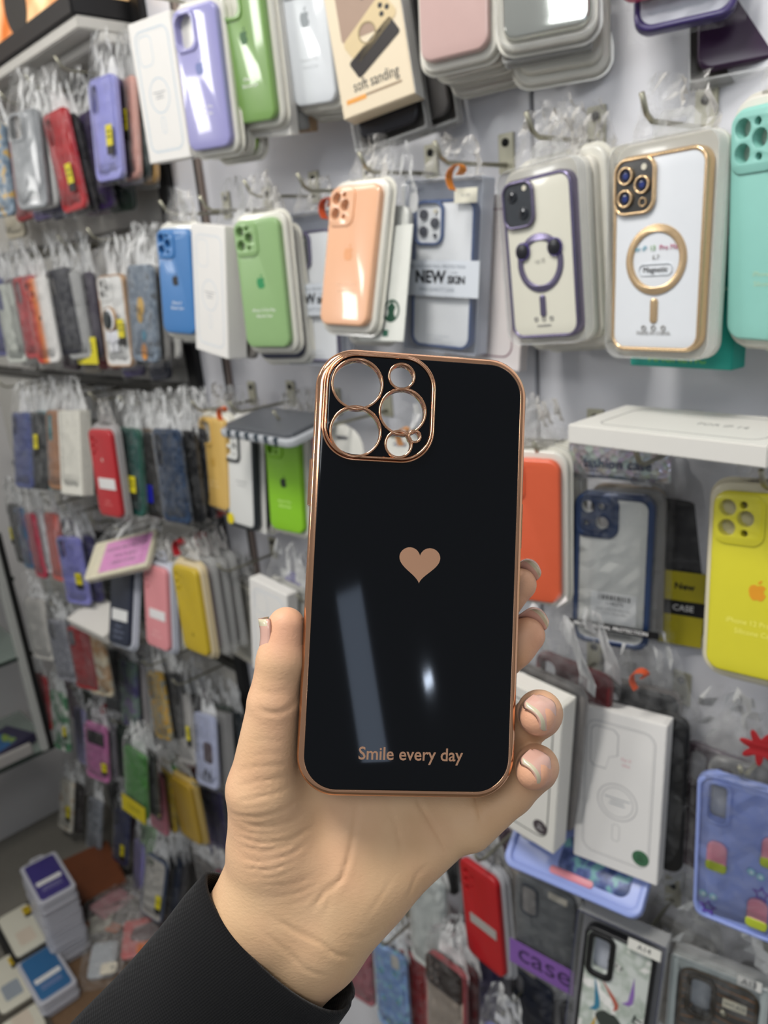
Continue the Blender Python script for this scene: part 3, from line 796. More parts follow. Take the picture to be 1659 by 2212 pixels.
NAILM = mat('#dcae9c', .22, coat=.5, grain=.03); NAILTIP = mat('#cfc5a6', .3, coat=.3, grain=.03)
for c, t, n, w, l in NAILS:
    c = np.array(c); n = np.array(n, float); n /= np.linalg.norm(n); t = np.array(t, float); t -= n*(t@n); t /= np.linalg.norm(t); s = np.cross(t, n)
    nu, nv = 12, 14; vs, fcs, mi = [], [], []
    grid = []
    for j in range(nv+1):
        v = j/nv-.5
        for i in range(nu+1):
            u = i/nu-.5
            lim = math.sqrt(max(0, 1-((2*abs(v)*.93)**4 if v < 0 else (2*v*.88)**5)))
            grid.append(c+s*(u*w*lim*(1-.12*(v < -.2)))+t*(v*l)-n*(u*u*w*.9))
    G = np.array(grid, np.float32); q = G+n*9
    for _ in range(30): q = q-n*np.clip(limb_fields(q.astype(np.float32)), -1, 3)[:, None]*.6
    # keep the plate smooth: blend the projected skin with the arched plate
    dep = ((q-G)@n); dmid = np.median(dep); dep = np.clip(dep, dmid-2.2, dmid+2.2)
    base = G+n*(dep*.35+dmid*.65)[:, None]
    lift = .55+np.clip((np.arange(len(G))//(nu+1))/nv-.6, 0, 1)*1.2
    top = base+n*lift[:, None]; bot = base-n*.5
    allv = np.concatenate([top, bot]); N = len(G); W1 = nu+1
    for j in range(nv):
        for i in range(nu):
            a = j*W1+i; fcs.append((a, a+1, a+W1+1, a+W1)); mi.append(1 if j >= nv-2 else 0)
            fcs.append((N+a, N+a+W1, N+a+W1+1, N+a+1)); mi.append(1 if j >= nv-2 else 0)
    ring = [i for i in range(W1)]+[j*W1+nu for j in range(1, nv+1)]+[nv*W1+i for i in range(nu-1, -1, -1)]+[j*W1 for j in range(nv-1, 0, -1)]
    for a, b in zip(ring, ring[1:]+ring[:1]): fcs.append((a, N+a, N+b, b)); mi.append(0)
    nm = bpy.data.meshes.new('nail'); nm.from_pydata(((allv-C0)/1000).tolist(), [], fcs)
    nm.materials.append(NAILM); nm.materials.append(NAILTIP)
    for p, k_ in zip(nm.polygons, mi): p.use_smooth = True; p.material_index = k_
    o = bpy.data.objects.new('fingernail', nm); COL.objects.link(o); o.parent = hand; o['label'] = 'pale trimmed fingernail'
# sleeve
def knit():
    ma = bpy.data.materials.new('black_knit'); ma.use_nodes = True
    nt = ma.node_tree; b = nt.nodes['Principled BSDF']; b.inputs['Roughness'].default_value = .85
    b.inputs['Base Color'].default_value = lin('#0f0f10'); b.inputs['Sheen Weight'].default_value = .08; b.inputs['Specular IOR Level'].default_value = .2
    tc = nt.nodes.new('ShaderNodeTexCoord'); w1 = nt.nodes.new('ShaderNodeTexWave'); w2 = nt.nodes.new('ShaderNodeTexWave')
    mp = nt.nodes.new('ShaderNodeMapping'); mp.inputs['Rotation'].default_value = (0, 0, math.radians(50))
    nt.links.new(tc.outputs['Object'], mp.inputs[0])
    for w, ax in ((w1, 'X'), (w2, 'Y')):
        w.bands_direction = ax; w.inputs['Scale'].default_value = 330; w.inputs['Distortion'].default_value = 1.5; nt.links.new(mp.outputs[0], w.inputs['Vector'])
    ad = nt.nodes.new('ShaderNodeMath'); nt.links.new(w1.outputs[1], ad.inputs[0]); nt.links.new(w2.outputs[1], ad.inputs[1])
    bp = nt.nodes.new('ShaderNodeBump'); bp.inputs['Strength'].default_value = .4; bp.inputs['Distance'].default_value = .0003
    nt.links.new(ad.outputs[0], bp.inputs['Height']); nt.links.new(bp.outputs[0], b.inputs['Normal'])
    return ma
A0, A1, A2, A3 = [np.array(c) for c in CUFF]
aa = A2-A1; half = np.linalg.norm(aa)/2; aa /= np.linalg.norm(aa)
dd = A3-A0; dd /= np.linalg.norm(dd); bb = np.cross(aa, dd); bb /= np.linalg.norm(bb)
if bb[2] < 0: bb = -bb
vs, fcs = [], []; NS, NR = 48, 22
for shell in (0, 1):
    for j in range(NR):
        t = (j/(NR-1))*125
        for i in range(NS):
            th = 2*math.pi*i/NS
            fold = 1.0*math.sin(3*th+t*.05)*min(1, t/25)+.8*noise.noise(Vector((math.cos(th)*1.5, math.sin(th)*1.5, t*.03)))*min(1, t/10)
            A = half+3.0+t*.05+fold-shell*1.8; Bm = 26.5+t*.04+fold-shell*1.8
            sh = 8.0*max(0, -math.sin(th))
            c = A0+aa*(A*math.cos(th)+sh*1.6)+bb*(Bm*math.sin(th)-3)+dd*(t+sh*.2)
            vs.append(tuple((c-C0)/1000))
for shell in (0, 1):
    for j in range(NR-1):
        for i in range(NS):
            a = shell*NS*NR+j*NS+i; b = shell*NS*NR+j*NS+(i+1) % NS
            f = (a, b, b+NS, a+NS); fcs.append(f if shell == 0 else f[::-1])
for i in range(NS):
    a, b = i, (i+1) % NS; fcs.append((a, a+NS*NR, b+NS*NR, b))
sv = bpy.data.meshes.new('sleeve'); sv.from_pydata(vs, [], fcs)
for p in sv.polygons: p.use_smooth = True
so = obj('sleeve', sv, knit(), person); so['label'] = 'black ribbed knit sleeve cuff'

# ------------------------------------------------------------------ hanging packs
PRINTG = mat('#c9ced2', .5, grain=.02); PRINTD = mat('#3a3a3c', .5); PRINTW = mat('#f1efec', .5, grain=.02); PRINTM = mat('#9a9894', .5)
def fine_lines(root, x, y, z, widths, ma, dy=.0034, th=.0011, name='print_line'):
    for i, w in enumerate(widths):
        obj(name, box_mesh(x-w/2, x+w/2, y-i*dy-th/2, y-i*dy+th/2, z, z+.00015, 0), ma, root)
def sil(key, label, color, cam='tri', mark=None, words=None, tray=True, rough=.38, coat=.25, bagged=0, stick=None, body=None, pcol=None, tab=False, deep=False, mz=.04, wsize=.0052, bump_logo=.016, wy=None, name='phone_case', cat='phone case', trayma=None, group=None, push=0, dx=0, dy=0, droll=0, r=.0125, frame=None):
    root, w, h = at_pose(key, name, label, cat, group, push, dx, dy, droll)
    bm_ = body or mat(color, rough, coat=coat, grain=.03)
    case_body(root, w, h, bm_, cam, r=r)
    if frame: obj('bumper_frame', flat([rr(w+.002, h+.002, r+.001), rr(w-.006, h-.006, r-.003)], -.0098, .0006, .002, 2), frame, root)
    pm = mat(pcol or '#f2f0ec', .5, grain=.02)
    if mark: logo(root, bump_logo, mat(mark, .4), 0.0, h*mz, .0001)
    if words:
        y0 = wy if wy is not None else -h*.20
        for i, s in enumerate(words): letters(s, wsize, pm, root, 0, y0-i*wsize*1.35, .0001)
    if tray: blister(root, w, h, ma=trayma, tab=tab, deep=deep)
    if bagged: bag(root, w, h, seed=bagged, z0=-.016 if tray else -.0135)
    if stick: sticker(root, *stick)
    return root, w, h
def behind(key, items, phrase, step=.019, rise=0.0, side=.004):
    """packs hung on the same hook behind the front one"""
    for i, (cname, color, style) in enumerate(items):
        rnd = random.Random(key+cname+str(i))
        lab = '%s hanging behind %s' % (cname, phrase)
        push = step*(i+1)
        root, w, h = at_pose(key, 'phone_case', lab, 'phone case', 'packs hung behind front packs', push, side*rnd.uniform(-.6, 1.2), rnd.uniform(-.006, .004)+rise, rnd.uniform(-.03, .03))
        if style == 'tray':
            case_body(root, w, h, mat(color, .4, coat=.2, grain=.03), 'open'); blister(root, w, h)
        elif style == 'cleartray':
            case_body(root, w*.97, h*.97, mat(color, .3, grain=.05), 'open'); blister(root, w, h, ma=CLEAR_TRAY, grow=.014)
        elif style == 'bag':
            case_body(root, w*.98, h*.98, mat(color, .35, coat=.2, grain=.05), 'pill'); bag(root, w, h, seed=rnd.randint(2, 900), z0=-.0135)
        elif style == 'box':
            obj('carton', box_mesh(-w/2, w/2, -h/2, h/2, -.014, 0, .0008), mat(color, .55, grain=.02), root)
            obj('carton_flap', box_mesh(-w*.3, w*.3, h/2, h/2+.0008, -.012, -.002, .0002), mat(color, .5, grain=.02), root)
        elif style == 'clearbox':
            obj('box_shell', flat([rr(w*1.04, h*1.02, .003), rr(w*1.0, h*.985, .002)], -.017, 0, .0005, 1), CLEAR_TRAY, root)
            obj('box_back', box_mesh(-w/2, w/2, -h/2, h/2, -.017, -.016, 0), mat('#55524e', .5), root)
            case_body(root, w*.86, h*.9, mat(color, .3, grain=.08), 'open', t=.009)

def extra(ref, name_, label, color, dx, dy, push=.004, droll=0, cam='pill', bagseed=5, style='bag', group=None, stick=None, body=None):
    root, w, h = at_pose(ref, 'phone_case', label, 'phone case', group, push, dx, dy, droll)
    case_body(root, w*.98, h*.98, body or mat(color, .35, coat=.2, grain=.04), cam)
    if style == 'bag': bag(root, w, h, seed=bagseed, z0=-.0135)
    elif style == 'tray': blister(root, w, h)
    if stick: sticker(root, *stick)
    return root
def carton(key, label, depth=.021, line='#c6d0d8', color='#ece9e3', cam='open', ring=True, dot=None, push=0, words=True, dark=False, tone='#a9abad'):
    root, w, h = at_pose(key, 'carton', label, 'box', None, push)
    obj('carton_body', box_mesh(-w/2, w/2, -h/2, h/2, -depth, 0, .0009), mat(color, .5, grain=.015), root)
    obj('top_flap', box_mesh(-w*.46, w*.46, h/2, h/2+.0006, -depth*.9, -depth*.1, .0002), mat(color, .5, grain=.015), root)
    lm = mat(line, .5, grain=.02); a, b = w*.80, h*.86
    obj('outline_print', flat([rr(a, b, .013), rr(a-.0022, b-.0022, .012)], 0, .00015), lm, root)
    if not dark:
        obj('outline_print', flat([rr(a-.0044, b-.0044, .011), rr(a-.0052, b-.0052, .0106)], 0, .00015), lm, root)
    cw, ch = a*.40, b*.245; cx, cy = -a/2+cw/2+.006, b/2-ch/2-.006
    if cam == 'open':
        obj('outline_print', flat([rr(cw, ch, .0085, cx, cy), rr(cw-.0018, ch-.0018, .0077, cx, cy)], 0, .00015), lm, root)
    elif cam == 'step':
        L0, T0 = -a/2+.005, b/2-.006
        o = [(L0+.004, T0), (L0+.024, T0), (L0+.029, T0-.005), (L0+.029, T0-.028), (L0+.020, T0-.032), (L0+.017, T0-.046), (L0+.004, T0-.046), (L0, T0-.042), (L0, T0-.004)]
        c0 = (L0+.0145, T0-.023); inn = [(c0[0]+(x-c0[0])*.9, c0[1]+(y-c0[1])*.94) for x, y in o]
        obj('outline_print', flat([o, inn], 0, .00015), lm, root)
        letters('For S', .0045, mat('#d69aa0', .5), root, L0+.037, T0-.030, .0001); letters('Ultra', .004, mat('#d69aa0', .5), root, L0+.037, T0-.036, .0001)
    if ring:
        R = w*.235; cy2 = -h*.03 if cam == 'open' else -h*.055
        obj('ring_print', flat([circ(0, cy2, R, 40), circ(0, cy2, R-.0013, 40)], 0, .00015), lm, root)
        if not cam == 'open': obj('ring_print', flat([circ(0, cy2, R-.004, 40), circ(0, cy2, R-.0050, 40)], 0, .00015), lm, root)
        obj('ring_print', flat([rr(.008, .020, .0038, 0, cy2-R-.014), rr(.0066, .0186, .0032, 0, cy2-R-.014)], 0, .00015), lm, root)
        if words: fine_lines(root, 0, cy2+.004, .0001, (.026, .014, .016), mat(tone, .5))
    elif words:
        fine_lines(root, 0, -h*.08, .0001, (.030, .014), mat(tone, .5))
    if dot:
        d = obj('round_sticker', flat([circ(w*.30, -h*.36, .0085, 28)], 0, .0003), mat(dot, .5), root)
        letters('For', .0035, PRINTW if dark else BLACKP, d, w*.30, -h*.36+.002, .0003); letters('MAX', .0035, PRINTW if dark else BLACKP, d, w*.30, -h*.36-.0022, .0003)
    return root, w, h

# ---- top row on the white wall
carton('wbox1', 'white carton with pale blue case outline, leftmost in the top row', line='#bfd0dc')
sil('lav1', 'lavender silicone case in a blister tray, top row beside the white carton', '#9895c8', 'open', '#6f7ab0', ['iPhone 13 Pro', 'Silicone Case'], coat=.8, rough=.3, mz=.08)
behind('lav1', [('black phone case in a tray', '#2a2830', 'tray'), ('lime phone case in a tray', '#9fcf3a', 'tray')], 'the glossy lavender case', side=.006)
sil('green1', 'leaf green silicone case in a tray, top row of the white wall', '#7ba255', 'open', '#3f6a3c', ['iPhone 13', 'Silicone Case'], coat=.8, rough=.3, mz=.08)
behind('green1', [('white carton', '#e8e5de', 'box'), ('dark phone case in clear box', '#3a3d44', 'clearbox'), ('brown carton', '#b49877', 'box')], 'the leaf green case', rise=-.012, side=.008)
sil('white1', 'white silicone case with grey fruit logo in the top row', '#dfe3e6', 'open', '#9aa0a3', ['iPhone 14 Pro', 'Silicone Case'], pcol='#cfd2d4', coat=.8, rough=.3, mz=.06, bump_logo=.018)
behind('white1', [('grey phone case in a tray', '#8d8a86', 'tray'), ('tan carton', '#b9a284', 'box')], 'the white fruit-logo case', rise=-.008, side=.008)
# cream "soft sanding" carton
root, w, h = at_pose('sand', 'carton', 'cream soft sanding carton with pictures of a tan case, top row', 'box')
CREAM = mat('#e6d6b9', .5, grain=.02); TAN = mat('#a98f7c', .5, grain=.04)
obj('carton_body', box_mesh(-w/2, w/2, -h/2, h/2, -.024, 0, .0009), CREAM, root)
obj('side_panel', box_mesh(w/2, w/2+.0004, -h/2, h/2, -.0236, -.0004, .0001), mat('#dcdcd8', .5), root)
obj('photo_print', flat([rr(w*.62, h*.60, .004, -w*.04, h*.22)], 0, .0002), TAN, root)
logo(root, .017, mat('#55575c', .4), .004, h*.16, .0003)
pc = obj('photo_print', flat([rr(.028, .062, .006), circ(0, -.004, .0105, 28)], .0002, .0005), mat('#d9c397', .5), root, (.004, -h*.06, 0)); pc.rotation_euler = (0, 0, math.radians(-58))
obj('ring_print', flat([circ(0, -.004, .0105, 28), circ(0, -.004, .0088, 28)], .0003, .0006), mat('#a3906a', .5), pc)
for x, y in ((-.006, .022), (.001, .026), (.001, .018)):
    obj('lens_print', flat([circ(x, y, .0026, 14)], .0005, .0007), mat('#2b2b2d', .4), pc)
pk = obj('photo_print', flat([rr(.020, .060, .003)], .0002, .0005), mat('#2a2422', .5), root, (.006, -h*.17, 0)); pk.rotation_euler = (0, 0, math.radians(-62))
o = letters('soft sanding', .0135, PRINTD, root, .002, -h*.34, .0003, .00002); o.rotation_euler = (0, 0, math.radians(0)); o.scale = (.83, 1.15, 1)
obj('underline_print', box_mesh(-w*.42, -w*.14, -h*.425, -h*.398, 0, .0002, 0), mat('#e9a24c', .5), root)
obj('underline_print', box_mesh(-w*.14, w*.36, -h*.412, -h*.398, 0, .0002, 0), mat('#a08a70', .5), root)
o = letters('BY', .016, PRINTW, root, w/2+.0006, h*.27, -.012); o.rotation_euler = (0, math.radians(90), 0)
behind('sand', [('black phone case in clear box', '#26252a', 'clearbox'), ('smoke phone case in clear box', '#4a4745', 'clearbox')], 'the cream soft sanding carton', step=.026, rise=-.02, side=.02)
sil('beige1', 'dusty pink silicone case in a deep tray, top row right of the cream carton', '#c9a9a2', 'open', None, None, coat=.7, rough=.3)
behind('beige1', [('pink phone case in a tray', '#c98b98', 'tray'), ('peach phone case in a tray', '#c99678', 'tray'), ('rose phone case in a tray', '#b77f82', 'tray'), ('marbled phone case in clear box', '#6a625c', 'clearbox')], 'the dusty pink case', rise=-.004, side=.006)
# silver blister
root, w, h = at_pose('chrome1', 'phone_case', 'clear silver case in a shiny blister, top row', 'phone case')
case_body(root, w, h, mat('#c6c8c0', .1, metal=.75, grain=.03, scale=30), 'open', bevel=.004); blister(root, w, h, deep=True)
behind('chrome1', [('blue speckled phone case in clear box', '#34508c', 'clearbox'), ('white phone case in a tray', '#dcd9cc', 'tray'), ('cream phone case in red-edged bag', '#cfc39a', 'tray')], 'the shiny silver case', rise=-.012, side=.01)
# purple frame
root, w, h = at_pose('purpf', 'phone_case', 'clear case with a purple bumper in a bag, top right corner', 'phone case')
case_body(root, w, h, mat('#c9cad2', .35, grain=.03), 'tri2'); PF = mat('#3b2c66', .35, coat=.3)
obj('bumper_frame', flat([rr(w+.002, h+.002, .0135), rr(w-.009, h-.009, .010)], -.0098, .0008, .002, 2), PF, root)
bag(root, w, h, seed=77, z0=-.014)
behind('purpf', [('dark plum phone case in clear box', '#341a38', 'clearbox')], 'the purple bumper case', step=.03, rise=-.028, side=.05)
root, w, h = at_pose('purpf', 'phone_case', 'pink case in a bag in front of the purple bumper case', 'phone case', None, -.016, -.012, .020, .02)
case_body(root, w, h, mat('#d8456e', .35, coat=.4), 'tri'); bag(root, w, h, seed=78, z0=-.0135)

# ---- second row
sil('blue1', 'sky blue silicone case with black fruit logo beside the black strip', '#3c78b4', 'tri', '#121418', ['iPhone 12', 'Silicone Case'], mz=.02)
behind('blue1', [('green phone case in a bag', '#3f8f2f', 'bag'), ('white carton', '#e0ddd6', 'box')], 'the sky blue case', rise=-.01, side=.02)
carton('wbox2', 'white carton with pale outline print beside the sky blue case', .03, line='#d3dae0')
behind('wbox2', [('grey phone case in a bag', '#87827c', 'bag')], 'the white carton of the second row', step=.038, rise=-.01)
sil('green2', 'light green silicone case with dark green logo, second row', '#8fb277', 'tri', '#2f8f56', ['iPhone 13 Pro Max', 'Silicone Case'], mz=.02)
behind('green2', [('navy phone case in a tray', '#2d3046', 'tray')], 'the light green case', rise=-.012)
def skin_box(key, label, framec, lensc, dark=False):
    root, w, h = at_pose(key, 'clear_box', label, 'box')
    D = .022
    obj('box_shell', flat([rr(w, h, .0025), rr(w-.0016, h-.0016, .0018)], -D, 0, .0004, 1), FROST, root)
    obj('front_window', box_mesh(-w/2+.001, w/2-.001, -h/2+.001, h/2-.001, -.0010, -.0004, 0), CLEAR, root)
    obj('back_card', box_mesh(-w/2+.001, w/2-.001, -h/2+.001, h/2-.001, -D, -D+.001, 0), mat('#aeb4c0', .5), root)
    obj('sleeve_band', box_mesh(-w/2-.0005, w/2+.0005, -h*.165, h*.045, -.0003, .0003, 0), mat('#dfe4ea', .4, alpha=.9, grain=.02), root)
    cw, ch = w*.80, h*.86; cx, cy = -.002, -h*.045
    c = obj('boxed_case', flat([rr(cw, ch, .0125, cx, cy)], -.016, -.006, .002, 2), mat('#e3e5e6', .35, grain=.02), root)
    fm = mat(framec, .3, metal=.3, coat=.4)
    obj('bumper_frame', flat([rr(cw+.001, ch+.001, .013, cx, cy), rr(cw-.006, ch-.006, .010, cx, cy)], -.0165, -.0045, .0022, 2), fm, c)
    lw = cw*.50; lx, ly = cx-cw/2+lw/2+.002, cy+ch/2-lw/2-.003
    obj('camera_frame', flat([rr(lw, lw*1.12, .011, lx, ly), rr(lw-.006, lw*1.12-.006, .008, lx, ly)], -.007, -.0020, .001, 2), fm, c)
    if dark: obj('camera_glass', flat([rr(lw-.006, lw*1.12-.006, .008, lx, ly)], -.006, -.004), mat('#3f443f', .2), c)
    for x, y, r in ((-.007, .009, .0052), (-.007, -.008, .0052), (.008, .0005, .0052), (.0085, -.012, .002)):
        obj('lens', flat([circ(lx+x, ly+y, r, 20)], -.006, -.0030, .0006, 1), mat(lensc, .12, coat=.5), c)
    obj('flash', flat([circ(lx+.0085, ly+.012, .0022, 14)], -.006, -.0034), mat('#cfc9b4', .3), c)
    letters('NEW', .0175, mat('#23252a', .5), root, -w*.13, -h*.055, .0004, .0007); o = letters('SKIN', .0105, mat('#23252a', .5), root, w*.22, -h*.068, .0004, .0005)
    letters('ALL-AROUND FULL PROTECTION', .0049, mat('#8b929a', .5), root, -.004, h*.008, .0004)
    letters('SUPER', .003, mat('#8b929a', .5), root, w*.19, -h*.026, .0004)
    letters('HIGH QUALITY CASE', .0050, mat('#8b929a', .5), root, -.004, -h*.125, .0004)
    letters('NEW!', .0075, mat('#5d636e', .5), root, -w*.33, h*.44, .0002)
    fine_lines(root, 0, -h*.40, .0001, (.030, .012), mat('#b9bdc2', .5))
    obj('hang_film', bag_mesh(.08, .012, .03, -.008, .006, 330+int(dark), .6, .006, 10, 8), FILM2, root, (0, h/2+.004, -.016))
    return root, w, h
skin_box('skin1', 'frosted NEW SKIN box with a violet-rimmed case, partly behind the peach case', '#4a4066', '#2b2f2c', True)
r2, w2, h2 = skin_box('skin2', 'frosted NEW SKIN box with a blue-framed case above the held case', '#27497f', '#1c2030')
obj('price_label', box_mesh(w2*.16, w2*.44, h2*.36, h2*.44, .0001, .0004, 0), mat('#ece8d4', .5), r2)
letters('11.CM', .004, PRINTM, r2, w2*.30, h2*.40, .0005)
sil('peach', 'peach silicone case in a tray hanging tilted over the frosted box', '#ecb48c', 'tri', '#e39f6d', ['iPhone 14 Pro', 'Silicone Case'], pcol='#f0c9a8', coat=.9, rough=.28, mz=.02)
behind('peach', [('white coffee-logo phone case in a bag', '#d6d6cf', 'bag'), ('grey-white phone case in a bag', '#bdbbb4', 'bag')], 'the peach case', step=.03, rise=-.012, side=.035)
root, w, h = at_pose('peach', 'logo_card', 'white card with a round green logo behind the peach case', 'card', None, .022, .038, -.028, .04)
obj('card', box_mesh(-.033, .033, -.06, .06, -.001, 0, .0003), mat('#d9dad2', .5), root)
obj('round_print', flat([circ(.012, -.028, .012, 26), circ(.012, -.028, .0095, 26)], 0, .0002), mat('#1f4a36', .5), root)
obj('figure_print', flat([[(.012, -.018), (.018, -.024), (.016, -.030), (.019, -.036), (.012, -.038), (.005, -.036), (.008, -.030), (.006, -.024)]], 0, .0002), mat('#1f4a36', .5), root)
obj('square_print', box_mesh(.002, .010, -.055, -.048, 0, .0002, 0), mat('#1e5a44', .5), root)

def mag(key, label, framec, glow, backc, gold):
    root, w, h = at_pose(key, 'phone_case', label, 'phone case')
    cw, ch = w*.845, h*.895; cx, cy = -w*.02, -h*.012
    fm = mat(framec, .26, metal=.75, grain=.04)
    c = obj('case_shell', flat([rr(cw, ch, .0125, cx, cy)], -.011, -.0008, .002, 2), mat(backc, .3, coat=.4, grain=.02), root)
    obj('bumper_frame', flat([rr(cw+.001, ch+.001, .013, cx, cy), rr(cw-.0062, ch-.0062, .0100, cx, cy)], -.0112, .0006, .0022, 3), fm, root)
    lw, lh = cw*.47, cw*.53; lx, ly = cx-cw/2+lw/2+.001, cy+ch/2-lh/2-.001
    m_ = obj('camera_frame', flat([rr(lw, lh, .011, lx, ly), rr(lw-.005, lh-.005, .0085, lx, ly)], -.001, .0028, .001, 2), fm, root)
    obj('camera_glass', flat([rr(lw-.005, lh-.005, .0085, lx, ly)], -.001, .0012), mat('#3a3835' if gold else '#3b3e42', .15, coat=.5, grain=.2, scale=200), m_)
    lens = ((-.0075, .0085), (-.0075, -.0085), (.0078, .0005)) if gold else ((-.006, .008), (.006, -.008))
    for x, y in lens:
        if gold: obj('lens_ring', flat([circ(lx+x, ly+y, .0070, 28), circ(lx+x, ly+y, .0052, 28)], .0008, .0040, .0007, 2), fm, m_)
        obj('lens', flat([circ(lx+x, ly+y, .0052, 24)], .001, .0026, .0006, 1), mat('#1c2038' if gold else '#23262b', .1, coat=.6), m_)
        obj('lens_core', flat([circ(lx+x, ly+y, .0022, 16)], .0026, .0028), mat('#2c3a78' if gold else '#14161a', .1), m_)
    obj('flash', flat([circ(lx+.0085, ly+.0135, .0024, 16)], .001, .0018), mat('#d8d2bd', .3), m_)
    if gold: obj('lens_ring', flat([circ(lx+.0085, ly-.0125, .0036, 20), circ(lx+.0085, ly-.0125, .0026, 20)], .0008, .0026, .0004, 1), fm, m_)
    ry = cy-ch*.025; R = cw*.335
    obj('magnet_ring', flat([circ(cx, ry, R, 56), circ(cx, ry, R-.0062, 56)], -.001, .0003, .0002, 1), fm, root)
    obj('magnet_bar', flat([rr(.0066, .020, .003, cx, ry-R-.0125)], -.001, .0003, .0002, 1), fm, root)
    if gold:
        letters('For iP', .0055, mat('#4a9fb4', .5), root, cx-.0150, ry+.009, 0); letters('13', .0055, mat('#6aa04a', .5), root, cx-.0030, ry+.009, 0); letters('Pro Max', .0055, mat('#b85a78', .5), root, cx+.0125, ry+.009, 0)
        letters('6.7', .0052, PRINTM, root, cx, ry+.002, 0); letters('Magnetic', .0062, PRINTD, root, cx, ry-.0075, 0)
        obj('outline_print', flat([rr(.030, .009, .0042, cx, ry-.0075), rr(.0294, .0084, .004, cx, ry-.0075)], -.001, .0001), PRINTG, root)
        letters('MADE IN CHINA', .0042, PRINTM, root, cx, cy-ch*.405, 0)
    else:
        for sx in (-1, 1):
            o = obj('lens_cap', flat([circ(cx+sx*.0185, ry+.012, .0070, 26)], 0, .0026, .0006, 1), mat('#1a1a20', .3), root)
            obj('cap_rim', flat([circ(cx+sx*.0185, ry+.012, .0080, 26), circ(cx+sx*.0185, ry+.012, .0066, 26)], -.0004, .0020, .0006, 1), mat('#5f5490', .25, metal=.7), o)
        letters('i p 15', .0050, PRINTM, root, cx, ry+.002, 0); fine_lines(root, cx, cy-ch*.42, 0, (.016,), PRINTM)
    for x in (-.009, 0, .009):
        obj('icon_print', flat([circ(cx+x, cy-ch*.378, .0022, 14), circ(cx+x, cy-ch*.378, .0014, 14)], -.001, .0001), PRINTM, root)
    obj('blister_tray', flat([rr(w, h, .014)], -.019, -.0105, .002, 2), TRAY, root)
    obj('blister_cover', flat([rr(w, h, .014), rr(w-.0026, h-.0026, .0128)], -.0105, .0015, .0006, 1), CLEAR_TRAY, root)
    obj('hang_tab', flat([[(-.020, h/2-.002), (.020, h/2-.002), (.020, h/2+.012), (.012, h/2+.020), (-.012, h/2+.020), (-.020, h/2+.012)], rr(.018, .005, .0024, 0, h/2+.011)], -.0196, -.0188), CLEAR_TRAY, root)
    obj('hang_film', bag_mesh(.075, .012, .034, -.008, .006, 320+int(gold), .6, .005, 10, 8), FILM2, root, (0, h/2+.004, -.016))
    return root, w, h
mag('magp', 'cream magnetic case with violet frame and two dark lens caps, second row', '#7b748e', None, '#dfdccb', False)
behind('magp', [('cream-white phone case in a tray', '#ded9cb', 'tray'), ('ivory phone case in a tray', '#d4d0bd', 'tray'), ('grey-green phone case in a tray', '#b8bcae', 'tray')], 'the violet magnetic case', step=.022, side=.002)
mag('magg', 'white magnetic case with gold frame and gold ring, second row', '#dfc096', None, '#e4e7ea', True)
root, w, h = at_pose('magg', 'carton', 'teal carton with green letters behind the white gold-ring case', 'box', None, .040, -.004, -.012)
obj('carton_body', box_mesh(-.046, .050, -h/2, h*.12, -.022, 0, .0008), mat('#1c9a8a', .5), root)
obj('clear_upper', box_mesh(-.046, .050, h*.12, h*.46, -.022, -.004, .0008), mat('#2f5a52', .3, alpha=.7), root)
letters('MAGNETIC', .011, mat('#6fc06a', .5), root, 0, -h/2+.008, .0001, .0003)
letters('CASE', .005, mat('#9fe0c8', .5), root, .042, -.02, .0001)
root, w, h = sil('mint', 'mint green silicone case in a tray at the right edge, second row', '#93cfc2', 'tri', None, ['iPhone 12 Pro', 'Silicone Case'], pcol='#b9d6b8')
behind('mint', [('brown phone case in a tray', '#6b5a48', 'tray'), ('ivory phone case in a tray', '#cfc6ae', 'tray')], 'the mint green case', rise=-.014, side=.02, step=.028)
root, w, h = at_pose('skin2', 'carton', 'white carton with a pink edge between the frosted box and violet case', 'box', None, .030, .036, -.016)
obj('carton_body', box_mesh(-w/2, w/2, -h/2, h/2, -.016, 0, .0008), mat('#e6dedb', .5, grain=.02), root)
obj('outline_print', flat([rr(w*.8, h*.85, .012), rr(w*.77, h*.835, .011)], 0, .0002), mat('#7a4a5a', .5), root)

# ---- third row
sil('mustard1', 'mustard yellow silicone case beside the black strip, third row', '#d6b062', 'open', '#caa04c', ['iPhone 13', 'Silicone Case'], pcol='#e6cf9a', mz=.02)
behind('mustard1', [('orange phone case in a tray', '#d9662e', 'tray'), ('red phone case in a bag', '#a8252c', 'bag')], 'the mustard case', rise=-.012)
# black framed case on a white hang card
root, w, h = at_pose('blackf', 'phone_case', 'clear case with a black bumper on a white hang card', 'phone case')
BK = mat('#1c2327', .35, coat=.3)
case_body(root, w, h, mat('#d9d9d4', .3, coat=.3, grain=.02), 'tri')
obj('bumper_frame', flat([rr(w+.003, h+.003, .014), rr(w-.010, h-.010, .009)], -.0105, .0012, .002, 2), BK, root)
obj('camera_frame', flat([rr(.041, .044, .010, -w/2+.0215, h/2-.023), rr(.033, .036, .008, -w/2+.0215, h/2-.023)], -.001, .0026, .0008, 2), BK, root)
fine_lines(root, .004, 0, .0001, (.030, .022), mat('#b5b5b2', .5), .006, .0022)
obj('hang_card', flat([[(-w/2-.002, -h/2-.004), (w/2+.010, -h/2-.004), (w/2+.010, h/2+.006)]+[(.006+(w/2+.004)*math.cos(a), h/2+.008+.026*math.sin(a)) for a in [math.pi*i/14 for i in range(15)]]+[(-w/2-.002, h/2+.006)],
     [(-.005, h/2+.018), (.012, h/2+.018), (.012, h/2+.022), (-.005, h/2+.022)]], -.013, -.0118), mat('#e7e5df', .5), root)
